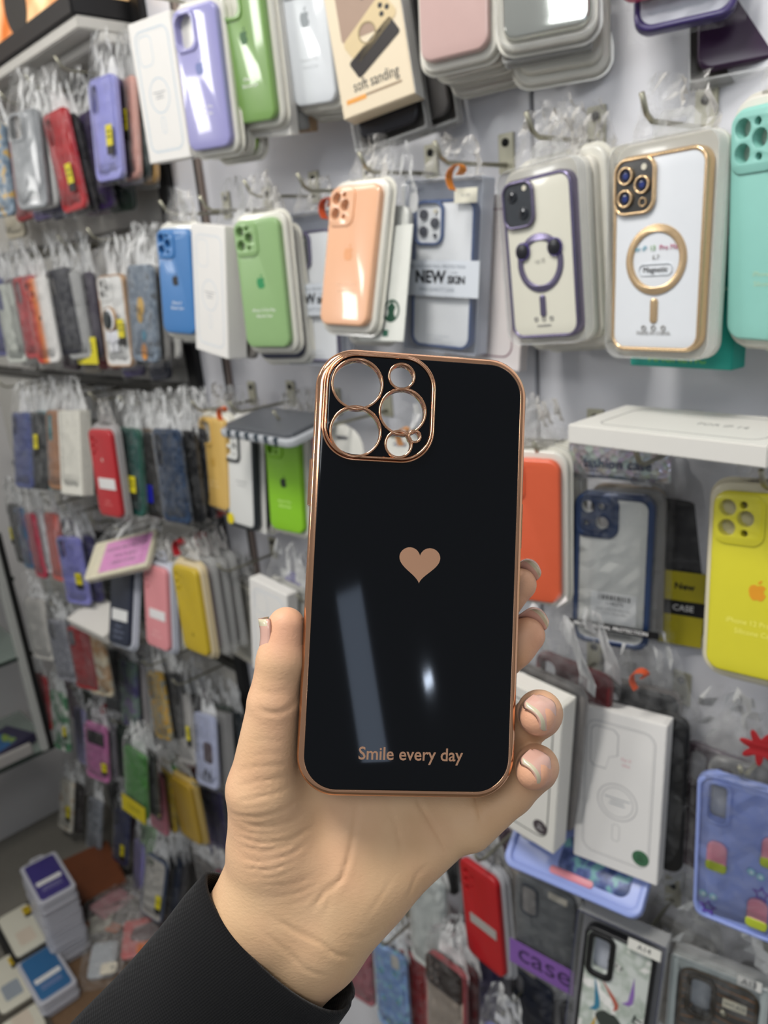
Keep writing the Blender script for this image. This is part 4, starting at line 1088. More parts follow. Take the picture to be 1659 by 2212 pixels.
obj('round_sticker', flat([circ(-w/2+.010, -h/2+.010, .009, 24)], .0012, .0016), mat('#e3cf18', .4), root)
behind('blackf', [('black phone case in a tray', '#22252a', 'tray')], 'the black bumper case')
sil('lime', 'lime green silicone case with black fruit logo left of the held case', '#86c21c', 'tri', '#12260c', ['iPhone 12 Pro', 'Silicone Case'], pcol='#d3eb9a', mz=-.01, rough=.34)
behind('lime', [('pink phone case in a tray', '#cf5f7c', 'tray'), ('white phone case in a tray', '#d9d6cf', 'tray')], 'the lime green case', rise=.002, side=.010)
sil('coral', 'coral orange silicone case right of the held case', '#e3643f', 'tri', None, ['iPhone 13', 'Silicone Case'], pcol='#f0a07f')
behind('coral', [('red phone case in a tray', '#b3393a', 'tray'), ('grey phone case in a tray', '#a7a09d', 'tray')], 'the coral case', side=.004)
# bagged clear case with blue frame
root, w, h = at_pose('fashion', 'phone_case', 'clear case with navy bumper in a bag headed fashion case', 'phone case')
NV = mat('#26395c', .3, metal=.2, coat=.4)
case_body(root, w, h, mat('#d4d4ce', .4, grain=.02), 'tri2', lipmat=NV)
obj('bumper_frame', flat([rr(w+.003, h+.003, .014), rr(w-.010, h-.010, .0085)], -.0115, .0012, .002, 2), NV, root)
obj('camera_frame', flat([rr(.043, .045, .011, -w/2+.0215, h/2-.0225), rr(.034, .036, .009, -w/2+.0205, h/2-.0215)], -.001, .0026, .0008, 2), NV, root)
for x, y, r in ((.0125, .0130, .0066), (.0270, .0290, .0066), (.026, .012, .003), (.0115, .030, .0026)):
    obj('lens_ring', flat([circ(-w/2+x, h/2-y, r+.0012, 22), circ(-w/2+x, h/2-y, r-.0002, 22)], 0, .0028, .0004, 1), NV, root)
lb = obj('barcode_label', box_mesh(-.020, .026, -.056, -.022, .0012, .0016, 0), mat('#e9e9e6', .5), root)
x = -.012
rnd = random.Random(4)
while x < .018:
    bw_ = rnd.choice((.0006, .0010, .0016)); obj('bar', box_mesh(x, x+bw_, -.030, -.0245, .0016, .0018, 0), BLACKP, lb); x += bw_+rnd.choice((.0006, .0012))
letters('1146275', .0052, PRINTD, lb, .004, -.0335, .0017); letters('Apple 13 Pro Max Blue case', .0030, PRINTM, lb, .003, -.040, .0017); letters('13 Pro / iPhone Blue', .0030, PRINTM, lb, .004, -.0445, .0017)
bd = obj('bag_band', box_mesh(-w/2-.006, w/2+.012, -h/2+.018, -h/2+.0255, .0066, .0070, 0), BLACKP, root)
letters('PROFESSIONAL PROTECTION', .0056, PRINTW, bd, .002, -h/2+.0217, .0071, .0001)
letters('\u2022 MOBILE ACCESSORIES \u2022', .0046, PRINTD, root, 0, -h/2+.012, .0014)
bag(root, w, h, seed=31, top=.012, neck=.95, z0=-.014, z1=.0045, crumple=.002)
def holo():
    ma = bpy.data.materials.new('holographic_foil'); ma.use_nodes = True
    nt = ma.node_tree; b = nt.nodes['Principled BSDF']; b.inputs['Metallic'].default_value = .6; b.inputs['Roughness'].default_value = .18
    tc = nt.nodes.new('ShaderNodeTexCoord'); vo = nt.nodes.new('ShaderNodeTexVoronoi'); vo.inputs['Scale'].default_value = 160
    hs = nt.nodes.new('ShaderNodeHueSaturation'); hs.inputs['Saturation'].default_value = .5; hs.inputs['Value'].default_value = .95
    nt.links.new(tc.outputs['Object'], vo.inputs['Vector']); nt.links.new(vo.outputs['Color'], hs.inputs['Color'])
    mx = nt.nodes.new('ShaderNodeMix'); mx.data_type = 'RGBA'; mx.inputs[0].default_value = .3; mx.inputs[6].default_value = lin('#c9c9cc')
    nt.links.new(hs.outputs[0], mx.inputs[7]); nt.links.new(mx.outputs[2], b.inputs['Base Color'])
    bp = nt.nodes.new('ShaderNodeBump'); bp.inputs['Strength'].default_value = .6; bp.inputs['Distance'].default_value = .002
    nt.links.new(vo.outputs[0], bp.inputs['Height']); nt.links.new(bp.outputs[0], b.inputs['Normal'])
    return ma
hm = bag_mesh(w+.022, .037, 0, -.006, .003, 55, 1, .0016, 14, 8)
hd_ = obj('foil_header', hm, holo(), root, (.002, h/2+.033, -.004))
letters('fashion case', .0135, mat('#3a3f52', .4), hd_, 0, -.002, .006, .0002)
behind('fashion', [('grey phone case in a bag', '#8a8782', 'bag'), ('tan phone case in a bag', '#a08d74', 'bag')], 'the navy bumper case', side=.012, step=.022)
root, w, h = at_pose('fashion', 'phone_case', 'dark case in a bag with yellow New CASE card, beside the navy bumper', 'phone case', None, .058, .048, -.012)
case_body(root, w*.95, h*.95, mat('#2b2a2c', .35), 'pill'); bag(root, w, h, seed=12, z0=-.014)
yc = obj('yellow_card', box_mesh(-.010, .034, -h*.5, .002, .0046, .0052, 0), mat('#b9ab1c', .45), root)
letters('New', .010, BLACKP, yc, .014, -.014, .0053, .0003)
kb = obj('black_band', box_mesh(-.010, .036, -.046, -.030, .0052, .0056, 0), BLACKP, yc); letters('CASE', .009, PRINTW, kb, .014, -.038, .0057)
sticker(root, -w*.60, -.055, .012, .030, .0055, '#2b6fb0', '#e8d21e', name='side_tag')
sil('yellow1', 'bright yellow silicone case with orange fruit logo at the right edge', '#d8cf2c', 'tri', '#e39a25', ['iPhone 12 Pro Max', 'Silicone Case'], pcol='#efe870', coat=.8, rough=.3, mz=-.02, wsize=.0062, trayma=mat('#d9d2b8', .3, coat=.4, grain=.02))
behind('yellow1', [('black phone case in a tray', '#24231f', 'tray')], 'the bright yellow case', rise=-.008)
# white carton lying across the hooks
root = thing('carton', 'white carton lying flat across the hooks above the navy bumper case', 'box', pose_matrix((-.280, .612, -.145), math.radians(-90), 0, math.radians(-2)) )
obj('carton_body', box_mesh(-.085, .085, -.047, .048, -.017, 0, .001), mat('#e4e1d9', .5, grain=.015), root)
obj('outline_print', flat([rr(.14, .07, .012, .005, 0), rr(.138, .068, .011, .005, 0)], 0, .0002), PRINTM, root)
letters('FOR iP 14', .010, PRINTM, root, .03, 0, .0001)
# tray lying on the hooks above the lime case
root = thing('phone_case', 'dark case in a grey tray lying flat on the hooks above the lime case', 'phone case', pose_matrix((-.862, .612, -.190), math.radians(-80), 0, 0))
obj('blister_tray', flat([rr(.172, .09, .014)], -.016, -.006, .002, 2), mat('#c9ccd0', .2, coat=.5, alpha=.8), root)
obj('case_shell', flat([rr(.155, .076, .0125)], -.008, 0, .002, 2), mat('#55585c', .35), root)
for i in range(6): obj('tray_rib', box_mesh(-.060+.022*i, -.052+.022*i, -.046, -.042, -.014, -.004, .0006), mat('#34424c', .4), root)

def carded(key, label, color, dx, dy, push, cardc='#e3e1d8'):
    root, w, h = at_pose(key, 'phone_case', label, 'phone case', None, push, dx, dy)
    case_body(root, w*.95, h*.95, mat(color, .35, coat=.2, grain=.03), 'tri')
    obj('hang_card', flat([[(-w/2-.003, -h/2-.004), (w/2+.003, -h/2-.004), (w/2+.003, h/2+.006)]+[((w/2+.003)*math.cos(a), h/2+.006+.034*math.sin(a)) for a in [math.pi*i/16 for i in range(1, 16)]]+[(-w/2-.003, h/2+.006)], rr(.024, .006, .0028, 0, h/2+.022)], -.0115, -.0100), mat(cardc, .5), root)
    return root
carded('lime', 'grey case on a white arched hang card, seen through the lower lens hole', '#8f9296', .112, -.030, .004)
carded('lime', 'pale green case on a hang card behind the held case', '#a9b8a0', .215, -.034, .008)
extra('lime', '', 'clear case in a crumpled bag with card, seen through the right lens hole', '#b9b9b6', .300, -.030, .006, bagseed=140)
extra('coral', '', 'smoke case in a bag left of the coral case, behind the held case', '#7d7d80', -.11, -.01, .006, bagseed=141)

# ---- fourth row
carton('wbox3', 'white carton with grey step outline and green sticker, lower right', .022, line='#c3c1bf', cam='step', dot='#3f6b4c', color='#e9e6e1')
carton('wbox4', 'white carton with black case outline behind the little finger', .024, line='#1f231f', cam='open', dot='#4a4246', color='#e9e6dd', dark=True)
behind('wbox3', [('black pouch-bagged phone case', '#131314', 'bag'), ('black folio phone case in a bag', '#1b1b1d', 'bag'), ('brown phone case in a bag', '#6b5b50', 'bag')], 'the green-sticker carton', step=.026, rise=.004, side=.026)
behind('wbox4', [('grey phone case in a bag', '#85807c', 'bag'), ('dark red phone case in a bag', '#6a2226', 'bag')], 'the black-outline carton', step=.028, rise=.010, side=.02)
# lavender wavy case
root, w, h = at_pose('wave', 'phone_case', 'lavender blue wavy-edged case at the right edge, lower row', 'phone case')
LV = mat('#8f9fd8', .32, coat=.4, grain=.02)
ol = []
for i in range(120):
    pts_ = rr(w, h, .014, n=29); x, y = pts_[i]
    k = .0016*math.sin(y*2*math.pi/.030) if abs(x) > w*.35 else .0012*math.sin(x*2*math.pi/.03)
    s_ = 1+k/max(abs(x), .02); ol.append((x*s_, y))
pill = rr(.015, .038, .004, -w/2+.018, h/2-.029)
obj('case_shell', flat([ol, pill], -.010, 0, .0028, 2), LV, root)
obj('camera_rim', flat([rr(.024, .046, .008, -w/2+.018, h/2-.029), pill], -.001, .0022, .0009, 2), LV, root)
obj('raised_edge', flat([[(x*.985, y*.99) for x, y in ol], [(x*.90, y*.95) for x, y in ol]], -.001, .0020, .0009, 2), LV, root)
obj('hole_backing', box_mesh(-w/2+.01, -w/2+.026, h/2-.05, h/2-.008, -.013, -.0115, 0), mat('#b8bbc0', .4), root)
for x, y in ((.018, -.012), (.010, -.010), (-.030, -.052), (-.021, -.052), (.02, .012)):
    d_ = obj('bubble', flat([circ(x, y, .0038, 20)], 0, .0016, .0007, 2), mat('#93c6d6', .3, coat=.4), root)
    obj('bubble_glint', flat([circ(x+.0004, y+.0004, .0016, 12)], .0016, .0020), mat('#dceff2', .3), d_)
for x, y, s_ in ((-.025, -.066, .0085), (.02, -.03, .0085)):
    st = [(x+(s_ if i % 2 == 0 else s_*.5)*math.cos(math.pi*i/5+.3), y+(s_ if i % 2 == 0 else s_*.5)*math.sin(math.pi*i/5+.3)) for i in range(10)]
    si = [(x+(a-x)*.62, y+(b-y)*.62) for a, b in st]
    obj('star_outline', flat([st, si], 0, .0014, .0004, 1), mat('#6a4fb0', .35), root)
for x, y in ((-.020, -.005), (.026, .018), (.018, -.050)):   # plain raised charms
    a_ = obj('charm', flat([rr(.018, .030, .008, x, y)], 0, .0040, .0018, 3), mat('#df93a4', .35, coat=.3), root)
    obj('charm_base', flat([rr(.019, .011, .004, x, y-.011)], 0, .0046, .0016, 2), mat('#b5c23a', .35), a_)
bag(root, w, h, seed=41, top=.055, neck=.9, z0=-.015, z1=.0055, crumple=.002)
fl_ = obj('red_ribbon', flat([[(.0+.013*math.cos(a)*(1+.35*math.sin(7*a)), .013*math.sin(a)*(1+.35*math.sin(7*a))) for a in [2*math.pi*i/56 for i in range(56)]]], 0, .002, .0008, 1), mat('#a01c22', .5), root, (.010, h/2+.042, .006))
behind('wave', [('grey phone case in a bag', '#8b8986', 'bag')], 'the lavender wavy case', step=.03, rise=.0)
# lavender case lying under the white cartons
root = thing('phone_case', 'lavender bumper case tilted flat under the two white cartons', 'phone case', pose_matrix((-.372, .590, -.628), math.radians(-52), math.radians(4), math.radians(4)))
obj('case_shell', flat([rr(.158, .078, .013)], -.009, 0, .0028, 2), LV, root)
obj('raised_edge', flat([rr(.158, .078, .013), rr(.144, .064, .008)], -.001, .0030, .0012, 2), LV, root)
obj('camera_window', flat([rr(.044, .026, .008, -.050, .008)], 0, .0012, .0004, 1), mat('#9a9ca2', .4), root)
obj('print_patch', flat([rr(.080, .040, .010, .022, -.004)], 0, .0008, .0003, 1), prints('#2c3f6e', '#56659c', 60, '#6fa3a6'), root)
obj('print_stripe', flat([rr(.050, .008, .0035, .0, -.024)], 0, .0014, .0004, 1), mat('#d98590', .4), root)
# grey clear case with the purple "case" band
root, w, h = at_pose('grayc', 'phone_case', 'smoke grey case with a purple band reading case', 'phone case')
case_body(root, w, h, mat('#777a7c', .3, coat=.3, grain=.04), 'none'); 
obj('camera_frame', flat([rr(.024, .048, .008, -w/2+.020, h/2-.032), rr(.018, .042, .006, -w/2+.020, h/2-.032)], -.001, .0022, .0008, 2), mat('#4a505a', .3), root)
obj('camera_window', flat([rr(.018, .042, .006, -w/2+.020, h/2-.032)], -.001, .0006), mat('#a19c98', .4), root)
obj('price_label', box_mesh(.006, .030, h/2-.012, h/2-.002, .0008, .0012, 0), mat('#ddd6c6', .5), root)
b_ = obj('purple_band', box_mesh(-w/2-.004, w/2+.004, -h/2+.012, -h/2+.052, .0052, .0058, 0), mat('#8a5fae', .5), root)
letters('case', .042, mat('#3f2c55', .5), b_, .004, -h/2+.036, .0060)
bag(root, w, h, seed=19, top=.05, z0=-.0135, z1=.0048)
behind('grayc', [('black phone case in a bag', '#1c1c20', 'bag'), ('navy phone case in a bag', '#2b3046', 'bag')], 'the purple-band case', step=.024, rise=-.012, side=.012)
sil('red1', 'bright red case in a hang-tab blister below the palm', '#b3161c', 'dots', None, None, trayma=mat('#c3c4c8', .25, coat=.4, alpha=.75, grain=.02), tab=True, stick=(.004, -.010, .052, .015, .0006, '#a8a49e', None, 1, 'price_label'))
behind('red1', [('plum phone case in a bag', '#4a2230', 'bag'), ('grey carton', '#8d867e', 'box')], 'the bright red case', rise=-.004, side=.03)
# boxed A14 case
root, w, h = at_pose('a14', 'clear_box', 'clear box with a printed black-framed case marked A14', 'box')
def clear_box(root, w, h, D=.024, edge='#3b3f5e'):
    obj('box_shell', flat([rr(w, h, .002), rr(w-.0014, h-.0014, .0014)], -D, 0, .0003, 1), CLEAR_TRAY, root)
    obj('box_edge', flat([rr(w, h, .002), rr(w-.0016, h-.0016, .0014)], -.0006, .0004), mat(edge, .3, alpha=.8), root)
    obj('back_card', box_mesh(-w/2+.001, w/2-.001, -h/2+.001, h/2-.001, -D, -D+.001, 0), mat('#8f8f92', .5), root)
clear_box(root, w, h)
cw, ch = w*.80, h*.86
pill = rr(.018, .042, .004, -cw/2+.019, ch/2-.030-.004)
c = obj('boxed_case', flat([rr(cw, ch, .011, 0, -.004), pill], -.016, -.006, .002, 2), prints('#cfd3cc', '#a9b3a6', 40, '#e8e6e0'), root)
obj('bumper_frame', flat([rr(cw+.001, ch+.001, .0115, 0, -.004), rr(cw-.007, ch-.007, .008, 0, -.004)], -.0165, -.0048, .002, 2), mat('#1a1a1c', .4), c)
obj('camera_frame', flat([rr(.030, .054, .009, -cw/2+.019, ch/2-.034), pill], -.008, -.0035, .001, 2), mat('#151515', .4), c)
obj('window_card', box_mesh(-cw/2+.008, -cw/2+.030, ch/2-.058, ch/2-.01, -.019, -.018, 0), mat('#b9bcc6', .4), root)
def swoosh(x, y, s_, ma, rot):
    o = obj('swoosh_print', flat([[(-.5*s_, .06*s_), (-.42*s_, -.12*s_), (-.25*s_, -.18*s_), (.0, -.10*s_), (.55*s_, .18*s_), (-.05*s_, .02*s_), (-.28*s_, -.04*s_), (-.40*s_, .0)]], 0, .0003), ma, c, (x, y, -.0059)); o.rotation_euler = (0, 0, rot)
swoosh(.018, .020, .036, mat('#8c6aae', .4), 1.2); swoosh(-.018, -.002, .040, mat('#3f7f9a', .4), 1.4); swoosh(-.002, .006, .034, mat('#b5604e', .4), 1.9); swoosh(.010, -.035, .04, mat('#6fae9a', .4), .8); swoosh(-.02, -.045, .036, mat('#caa23e', .4), 1.0)
obj('dark_print', flat([[(.012*math.cos(a)*(1+.25*math.sin(5*a)), .018*math.sin(a)*(1+.2*math.sin(3*a))) for a in [2*math.pi*i/36 for i in range(36)]]], 0, .0003), mat('#3c423c', .5), c, (-.002, -.030, -.0056))
letters('JUST DO IT', .013, mat('#26302c', .5), c, cw*.30, -.035, -.0058, .0004, rot=math.radians(78))
letters('NIKE', .008, mat('#3c423c', .5), c, -.002, .045, -.0058, rot=math.radians(-15))
pl = obj('price_label', box_mesh(w*.10, w*.46, h*.405, h*.47, .0005, .0008, 0), mat('#e4e2d8', .5), root); letters('A14', .0085, PRINTD, pl, w*.28, h*.437, .0009)
root, w, h = at_pose('tiger', 'clear_box', 'frosted box with an orange and grey striped case, bottom right', 'box')
clear_box(root, w, h, edge='#c9cfce'); obj('inner_tray', flat([rr(w-.002, h-.002, .004), rr(w*.84, h*.90, .016)], -.012, -.002, .001, 1), mat('#b9c2c0', .3, alpha=.75), root)
cw, ch = w*.80, h*.87
pill = rr(.020, .040, .006, -cw/2+.021, ch/2-.030)
c = obj('boxed_case', flat([rr(cw, ch, .013), pill], -.016, -.006, .002, 2), prints('#4c4a46', '#c9853c', 17, '#5d5a56', kind='rows'), root)
obj('bumper_frame', flat([rr(cw+.001, ch+.001, .0135), rr(cw-.006, ch-.006, .010)], -.0165, -.0048, .002, 2), mat('#5a4a34', .4), c)
obj('camera_frame', flat([rr(.030, .050, .010, -cw/2+.021, ch/2-.030), pill], -.008, -.0035, .001, 2), mat('#3b342a', .4), c)
obj('window_card', box_mesh(-cw/2+.008, -cw/2+.034, ch/2-.056, ch/2-.006, -.019, -.018, 0), mat('#aab0b6', .4), root)
pl = obj('price_label', box_mesh(w*.06, w*.30, h*.30, h*.355, .0005, .0008, 0), mat('#d9d3bc', .5), root); letters('SAM A13', .005, PRINTD, pl, w*.18, h*.327, .0009)
pl = obj('price_label', box_mesh(w*.18, w*.42, h*.47, h*.53, .0005, .0008, 0), mat('#d4d2cc', .5), root); letters('A13', .0085, PRINTD, pl, w*.30, h*.50, .0009)
bag(root, w, h, seed=63, top=.05, neck=.8, z0=-.026, z1=.003, crumple=.002)
# bottom strip of the frame
root, w, h = sil('bluefl', 'pale blue case with small flowers under the wrist', '#7f9fcb', 'none', tray=False, body=prints('#7d9ccb', '#8aa6d0', 70, '#8fc3d2', kind='noise'), bagged=27)
for i, (x, y) in enumerate(((-.020, .030), (.012, .038), (.0, .010), (-.018, -.020), (.016, -.012), (.02, -.05), (-.01, -.06))):
    f_ = obj('flower', flat([[(x+.0045*(1+.4*math.cos(5*a))*math.cos(a), y+.0045*(1+.4*math.cos(5*a))*math.sin(a)) for a in [2*math.pi*k/30 for k in range(30)]]], 0, .0010, .0003, 1), mat('#5fb0c0', .4), root)
    obj('flower_centre', flat([circ(x, y, .0014, 10)], .001, .0015), mat('#d6b25a', .4), f_)
obj('camera_window', flat([rr(.018, .024, .006, w*.2, h*.40)], 0, .0012, .0004, 1), mat('#c9c4ba', .4), root)
behind('bluefl', [('red phone case in a bag', '#96161c', 'bag'), ('black phone case in a bag', '#1a1a1c', 'bag')], 'the flowered pale blue case', side=.03, step=.018)
root, w, h = at_pose('brownb', 'phone_case', 'two-tone case with dark brown top and beige body', 'phone case')
case_body(root, w, h, mat('#a89a8c', .4, grain=.03), 'none')
obj('camera_panel', flat([rr(w-.001, h*.30, .010, 0, h*.35)], 0, .0012, .0004, 1), mat('#2c1b16', .3, coat=.4), root)
obj('pink_edge', flat([rr(w+.002, h+.002, .0135), rr(w-.003, h-.003, .011)], -.0100, -.0004, .001, 2), mat('#a6484c', .4), root)
for i in range(3):
    for j in range(2): obj('lens', flat([circ(-w*.32+j*.011, h*.43-i*.013, .0034, 14)], .001, .0022, .0003, 1), mat('#6b5a52', .3), root)
bag(root, w, h, seed=71, z0=-.0135)
behind('brownb', [('dark red phone case in a bag', '#5a1a1e', 'bag')], 'the two-tone brown case', side=.01)
extra('bluefl', '', 'dusty pink case at the left of the flowered pale blue case', '#a5626a', -.092, .006, .01, bagseed=33)
extra('brownb', '', 'lavender case in a bag right of the two-tone brown case', '#8a8cc4', .10, -.055, .01, bagseed=34)
extra('brownb', '', 'white carton-backed case left above the two-tone brown case', '#c9cdc8', -.055, .105, .02, bagseed=35)

# ---- left panel
def back_row(z, xs, row, y=.672, seed=0, where='the left panel', side_='strip'):
    pal = [('grey', '#77736f'), ('black', '#1f1e20'), ('plum', '#4a3040'), ('dark green', '#2a3a2e'), ('red', '#8a2226'), ('silver', '#98958f'), ('navy', '#232a40'), ('brown', '#5a4636'), ('mauve', '#7a6470'), ('cream', '#b5ad98'), ('charcoal', '#333236'), ('violet', '#4c4470')]
    for i, x in enumerate(xs):
        rnd = random.Random(seed*31+i); cn, cc = pal[(i*5+seed*3) % len(pal)]
        root = thing('phone_case', '%s bagged case against %s, %s from the %s, %s row' % (cn, where, ORD[i], side_, row), 'phone case', pose_matrix((x, y+rnd.uniform(-.008, .008), z+rnd.uniform(-.02, .012)), -.05, rnd.uniform(-.08, .10), rnd.uniform(-.1, .25)), 'back layer of bagged cases')
        case_body(root, .074, .152, mat(cc, .35, coat=.2, grain=.05), 'pill')
        bag(root, .076, .155, top=.062, seed=200+seed*20+i, z0=-.0135, crumple=.005)
for k_, (z_, n_, rn_, x0_) in enumerate(((.215, 7, 'first', -1.30), (-.075, 8, 'second', -1.30), (-.345, 9, 'third', -1.30), (-.625, 10, 'fourth', -1.29), (-.915, 11, 'fifth', -1.28), (-1.165, 11, 'sixth', -1.29), (-1.45, 9, 'seventh', -1.30))):
    back_row(z_, [x0_-.088*i for i in range(n_)], rn_, seed=k_+1)
YB = ('#d2c41c', '#1c1c1a')
def S(x, y, w=.018, h=.030, z=.0058): return (x, y, w, h, z)+YB
for k_, (z_, n_, rn_, x0_) in enumerate(((-.575, 9, 'fourth', -.17), (-.835, 9, 'fifth', -.19), (-1.07, 10, 'sixth', -.22))):
    back_row(z_, [x0_-.098*i for i in range(n_)], rn_, .684, seed=k_+11, where='the white wall', side_='right')
# first row
sil('gray_a', 'silver grey case in a bag, top row of the left panel', '#8f9294', 'open', tray=False, bagged=3, rough=.25, coat=.4, pcol='#d9dbdb', words=['BMW'], wy=-.055, wsize=.011)
sil('red_a', 'glossy red case in a bag with yellow sticker, top row left panel', '#b5262c', 'pill', tray=False, bagged=4, rough=.25, coat=.7, stick=S(.020, -.022))
sil('lav_a', 'lavender case with magenta camera rim in a bag, left panel', '#8f90cc', 'pill', tray=False, bagged=5, stick=S(.022, -.012), frame=mat('#9a9bd4', .3))
rt, w, h = sil('rose_a', 'rose peach case in a bag beside the leftmost white carton', '#cf9d90', 'pill', tray=False, bagged=6, stick=S(.010, .012))
extra('gray_a', '', 'blue and gold patterned case at the far left of the top row', '#6f8296', -.094, -.006, bagseed=51, body=prints('#5f7486', '#8fa0ae', 60, '#c9a24a'))
behind('gray_a', [('white phone case in a bag', '#d6d5d2', 'bag'), ('dark blue phone case in a bag', '#34305a', 'bag')], 'the silver grey bagged case')
behind('red_a', [('black phone case in a bag', '#1d1b20', 'bag'), ('dark purple phone case in a bag', '#3c2a55', 'bag')], 'the glossy red bagged case', side=.02)
behind('lav_a', [('plum phone case in a bag', '#45305a', 'bag'), ('grey phone case in a bag', '#8d8894', 'bag')], 'the magenta-rimmed lavender case', side=-.02)
behind('rose_a', [('dark teal phone case in a bag', '#22302e', 'bag'), ('gold-edged phone case in a bag', '#b08a52', 'bag')], 'the rose peach case', side=.01, step=.012)
# second row
sil('grad_b', 'white case with red and orange fade in a bag, left panel', '#d8442e', 'tri2', '#3a2018', tray=False, bagged=7, body=prints('#c43a2c', '#e6e3de', 12, '#e88a3a', kind='grade'), bump_logo=.010)
sil('dgray_b', 'plum grey case over a yellow card reading CASE', '#4a4450', 'none', tray=False, bagged=8)
o_ = obj('yellow_card', box_mesh(-.039, .039, -.086, -.038, .0058, .0064, 0), mat('#d6c91e', .45), bpy.data.objects[[o.name for o in COL.objects if o.get('label', '').startswith('plum grey case over')][0]])
letters('CASE', .022, mat('#4f4a10', .5), o_, 0, -.058, .0065, .0003)
rt, w, h = sil('astro_b', 'white case with a raised astronaut figure in a bag', '#dddcd8', 'tri', tray=False, bagged=9, stick=S(.026, -.012), frame=mat('#c9a684', .3, metal=.4))
GL = mat('#cfa67a', .25, metal=.6)
a_ = obj('astronaut', flat([circ(-.004, .004, .0175, 26, .020)], 0, .008, .003, 3), mat('#dedede', .35), rt)
obj('visor', flat([circ(-.007, .003, .0125, 24, .0155)], .006, .0105, .002, 2), mat('#1c2628', .12, coat=.7), a_)
obj('helmet_edge', flat([circ(-.004, .004, .0180, 26, .0205), circ(-.004, .004, .0165, 26, .019)], .003, .0085, .001, 1), GL, a_)
obj('suit', flat([rr(.024, .024, .009, -.003, -.026)], 0, .007, .003, 3), mat('#cfcfd4', .35), a_)
for sx in (-1, 1):
    obj('suit_arm', flat([rr(.009, .018, .004, -.003+sx*.015, -.024)], 0, .006, .0022, 2), mat('#d6d6d8', .35), a_)
    obj('suit_leg', flat([rr(.009, .016, .004, -.003+sx*.007, -.044)], 0, .006, .0022, 2), mat('#d6d6d8', .35), a_)
sil('pat_b', 'grey blue patterned case in a bag beside the sky blue case', '#6f7c8a', 'none', tray=False, bagged=10, body=prints('#6a7684', '#8894a0', 55, '#5a6068'))
rt = bpy.data.objects[[o.name for o in COL.objects if o.get('label', '').startswith('grey blue patterned')][0]]
for x, y, r_, c_ in ((0, .012, .010, '#caa24a'), (-.004, -.002, .008, '#c9a040'), (.004, -.034, .006, '#3f7f96'), (.002, -.060, .009, '#cf8a34')):
    obj('print_spot', flat([circ(x, y, r_, 16, r_*1.5)], 0, .0005), mat(c_, .45), rt)
extra('grad_b', '', 'black navy case in a bag right of the red fade case', '#1c1d2c', .062, .010, .010, .03, bagseed=61)
extra('grad_b', '', 'clear grey case in a bag between navy and plum grey cases', '#a5a5a3', .088, .0, .012, .02, bagseed=62, cam='rect')
extra('grad_b', '', 'coral red case in a bag left of the red fade case', '#b8474a', -.050, .010, .006, .0, bagseed=63)
extra('grad_b', '', 'grey and pink case in a bag near the left frame edge, second row', '#85787a', -.085, .012, .010, .0, bagseed=64)
extra('grad_b', '', 'white case in a bag at the left frame edge, second row', '#cfd2c8', -.130, .004, .010, .0, bagseed=65)
extra('grad_b', '', 'violet case in a bag at the far left frame edge, second row', '#5d5f8c', -.18, .02, .012, 0, bagseed=66)
behind('astro_b', [('black phone case in a bag', '#232228', 'bag'), ('pink phone case in a bag', '#c08a90', 'bag')], 'the astronaut case', side=.015)
behind('pat_b', [('grey phone case in a bag', '#8d8a86', 'bag'), ('white phone case in a bag', '#c4c2bc', 'bag')], 'the grey blue patterned case', side=.02)
# third row
root, w, h = at_pose('wtex_c', 'carton', 'white textured carton in a bag, third row of the left panel', 'box')
obj('carton_body', box_mesh(-w/2, w/2, -h/2, h/2, -.024, 0, .001), mat('#dad7cb', .6, grain=.06, scale=90, bump=.6), root)
obj('carton_flap', box_mesh(-w*.4, w*.4, h/2, h/2+.001, -.022, -.002, .0002), mat('#cfcbbd', .6), root); bag(root, w, h, seed=13, z0=-.026)
sil('red_c', 'red case with white label in a hang-tab blister, third row left panel', '#b5242a', 'dots', '#c9a29a', trayma=mat('#b9b6b4', .25, coat=.4, alpha=.7), tab=True, bump_logo=.008, mz=.16, stick=(.006, -.018, .056, .020, .0006, '#e0deda', None, 1, 'price_label'), words=['Silicone', 'Mobile Case'], wy=-.050, pcol='#dd8a86')
sil('dgreen_c', 'dark green ribbed case with yellow sticker, third row left panel', '#1f4a44', 'rect', tray=False, bagged=14, stick=S(.016, -.020, .022, .03), rough=.4, body=prints('#1f4a44', '#285a52', 90, kind='noise'), frame=mat('#2c5a4c', .35))
sil('navy_c', 'navy denim case with a long camera slot, third row left panel', '#22344c', 'rect', tray=False, bagged=15, body=prints('#20324a', '#2c4260', 120, kind='noise'))
extra('wtex_c', '', 'indigo patterned case at the left frame edge, third row', '#4a5080', -.21, .0, .0, bagseed=71, body=prints('#474d7c', '#5d6690', 70, '#3c4a70'))
extra('wtex_c', '', 'black case with yellow sticker at the left, third row', '#26292a', -.155, .0, .006, bagseed=72, stick=S(.012, .02))
extra('wtex_c', '', 'teal case in a bag, third row near the left edge', '#2a7a80', -.120, .002, .010, bagseed=73)
extra('wtex_c', '', 'brown orange case in a bag beside the textured carton', '#a3734e', -.070, .004, .008, bagseed=74, cam='rect')
extra('wtex_c', '', 'dark violet case in a bag just left of the textured carton', '#494468', -.040, .004, .012, bagseed=75, cam='rect', stick=S(.012, .0))
behind('dgreen_c', [('brown phone case in a bag', '#5f4a32', 'bag'), ('royal blue tagged phone case in a bag', '#3a3a44', 'bag')], 'the dark green ribbed case', side=.03)
rb = extra('dgreen_c', '', 'black case with royal blue tag between dark green and navy cases', '#24211f', .050, -.004, .016, bagseed=76)
obj('blue_tag', box_mesh(-.03, .004, -.048, -.016, .0058, .0064, 0), mat('#1b1c9c', .4), rb)
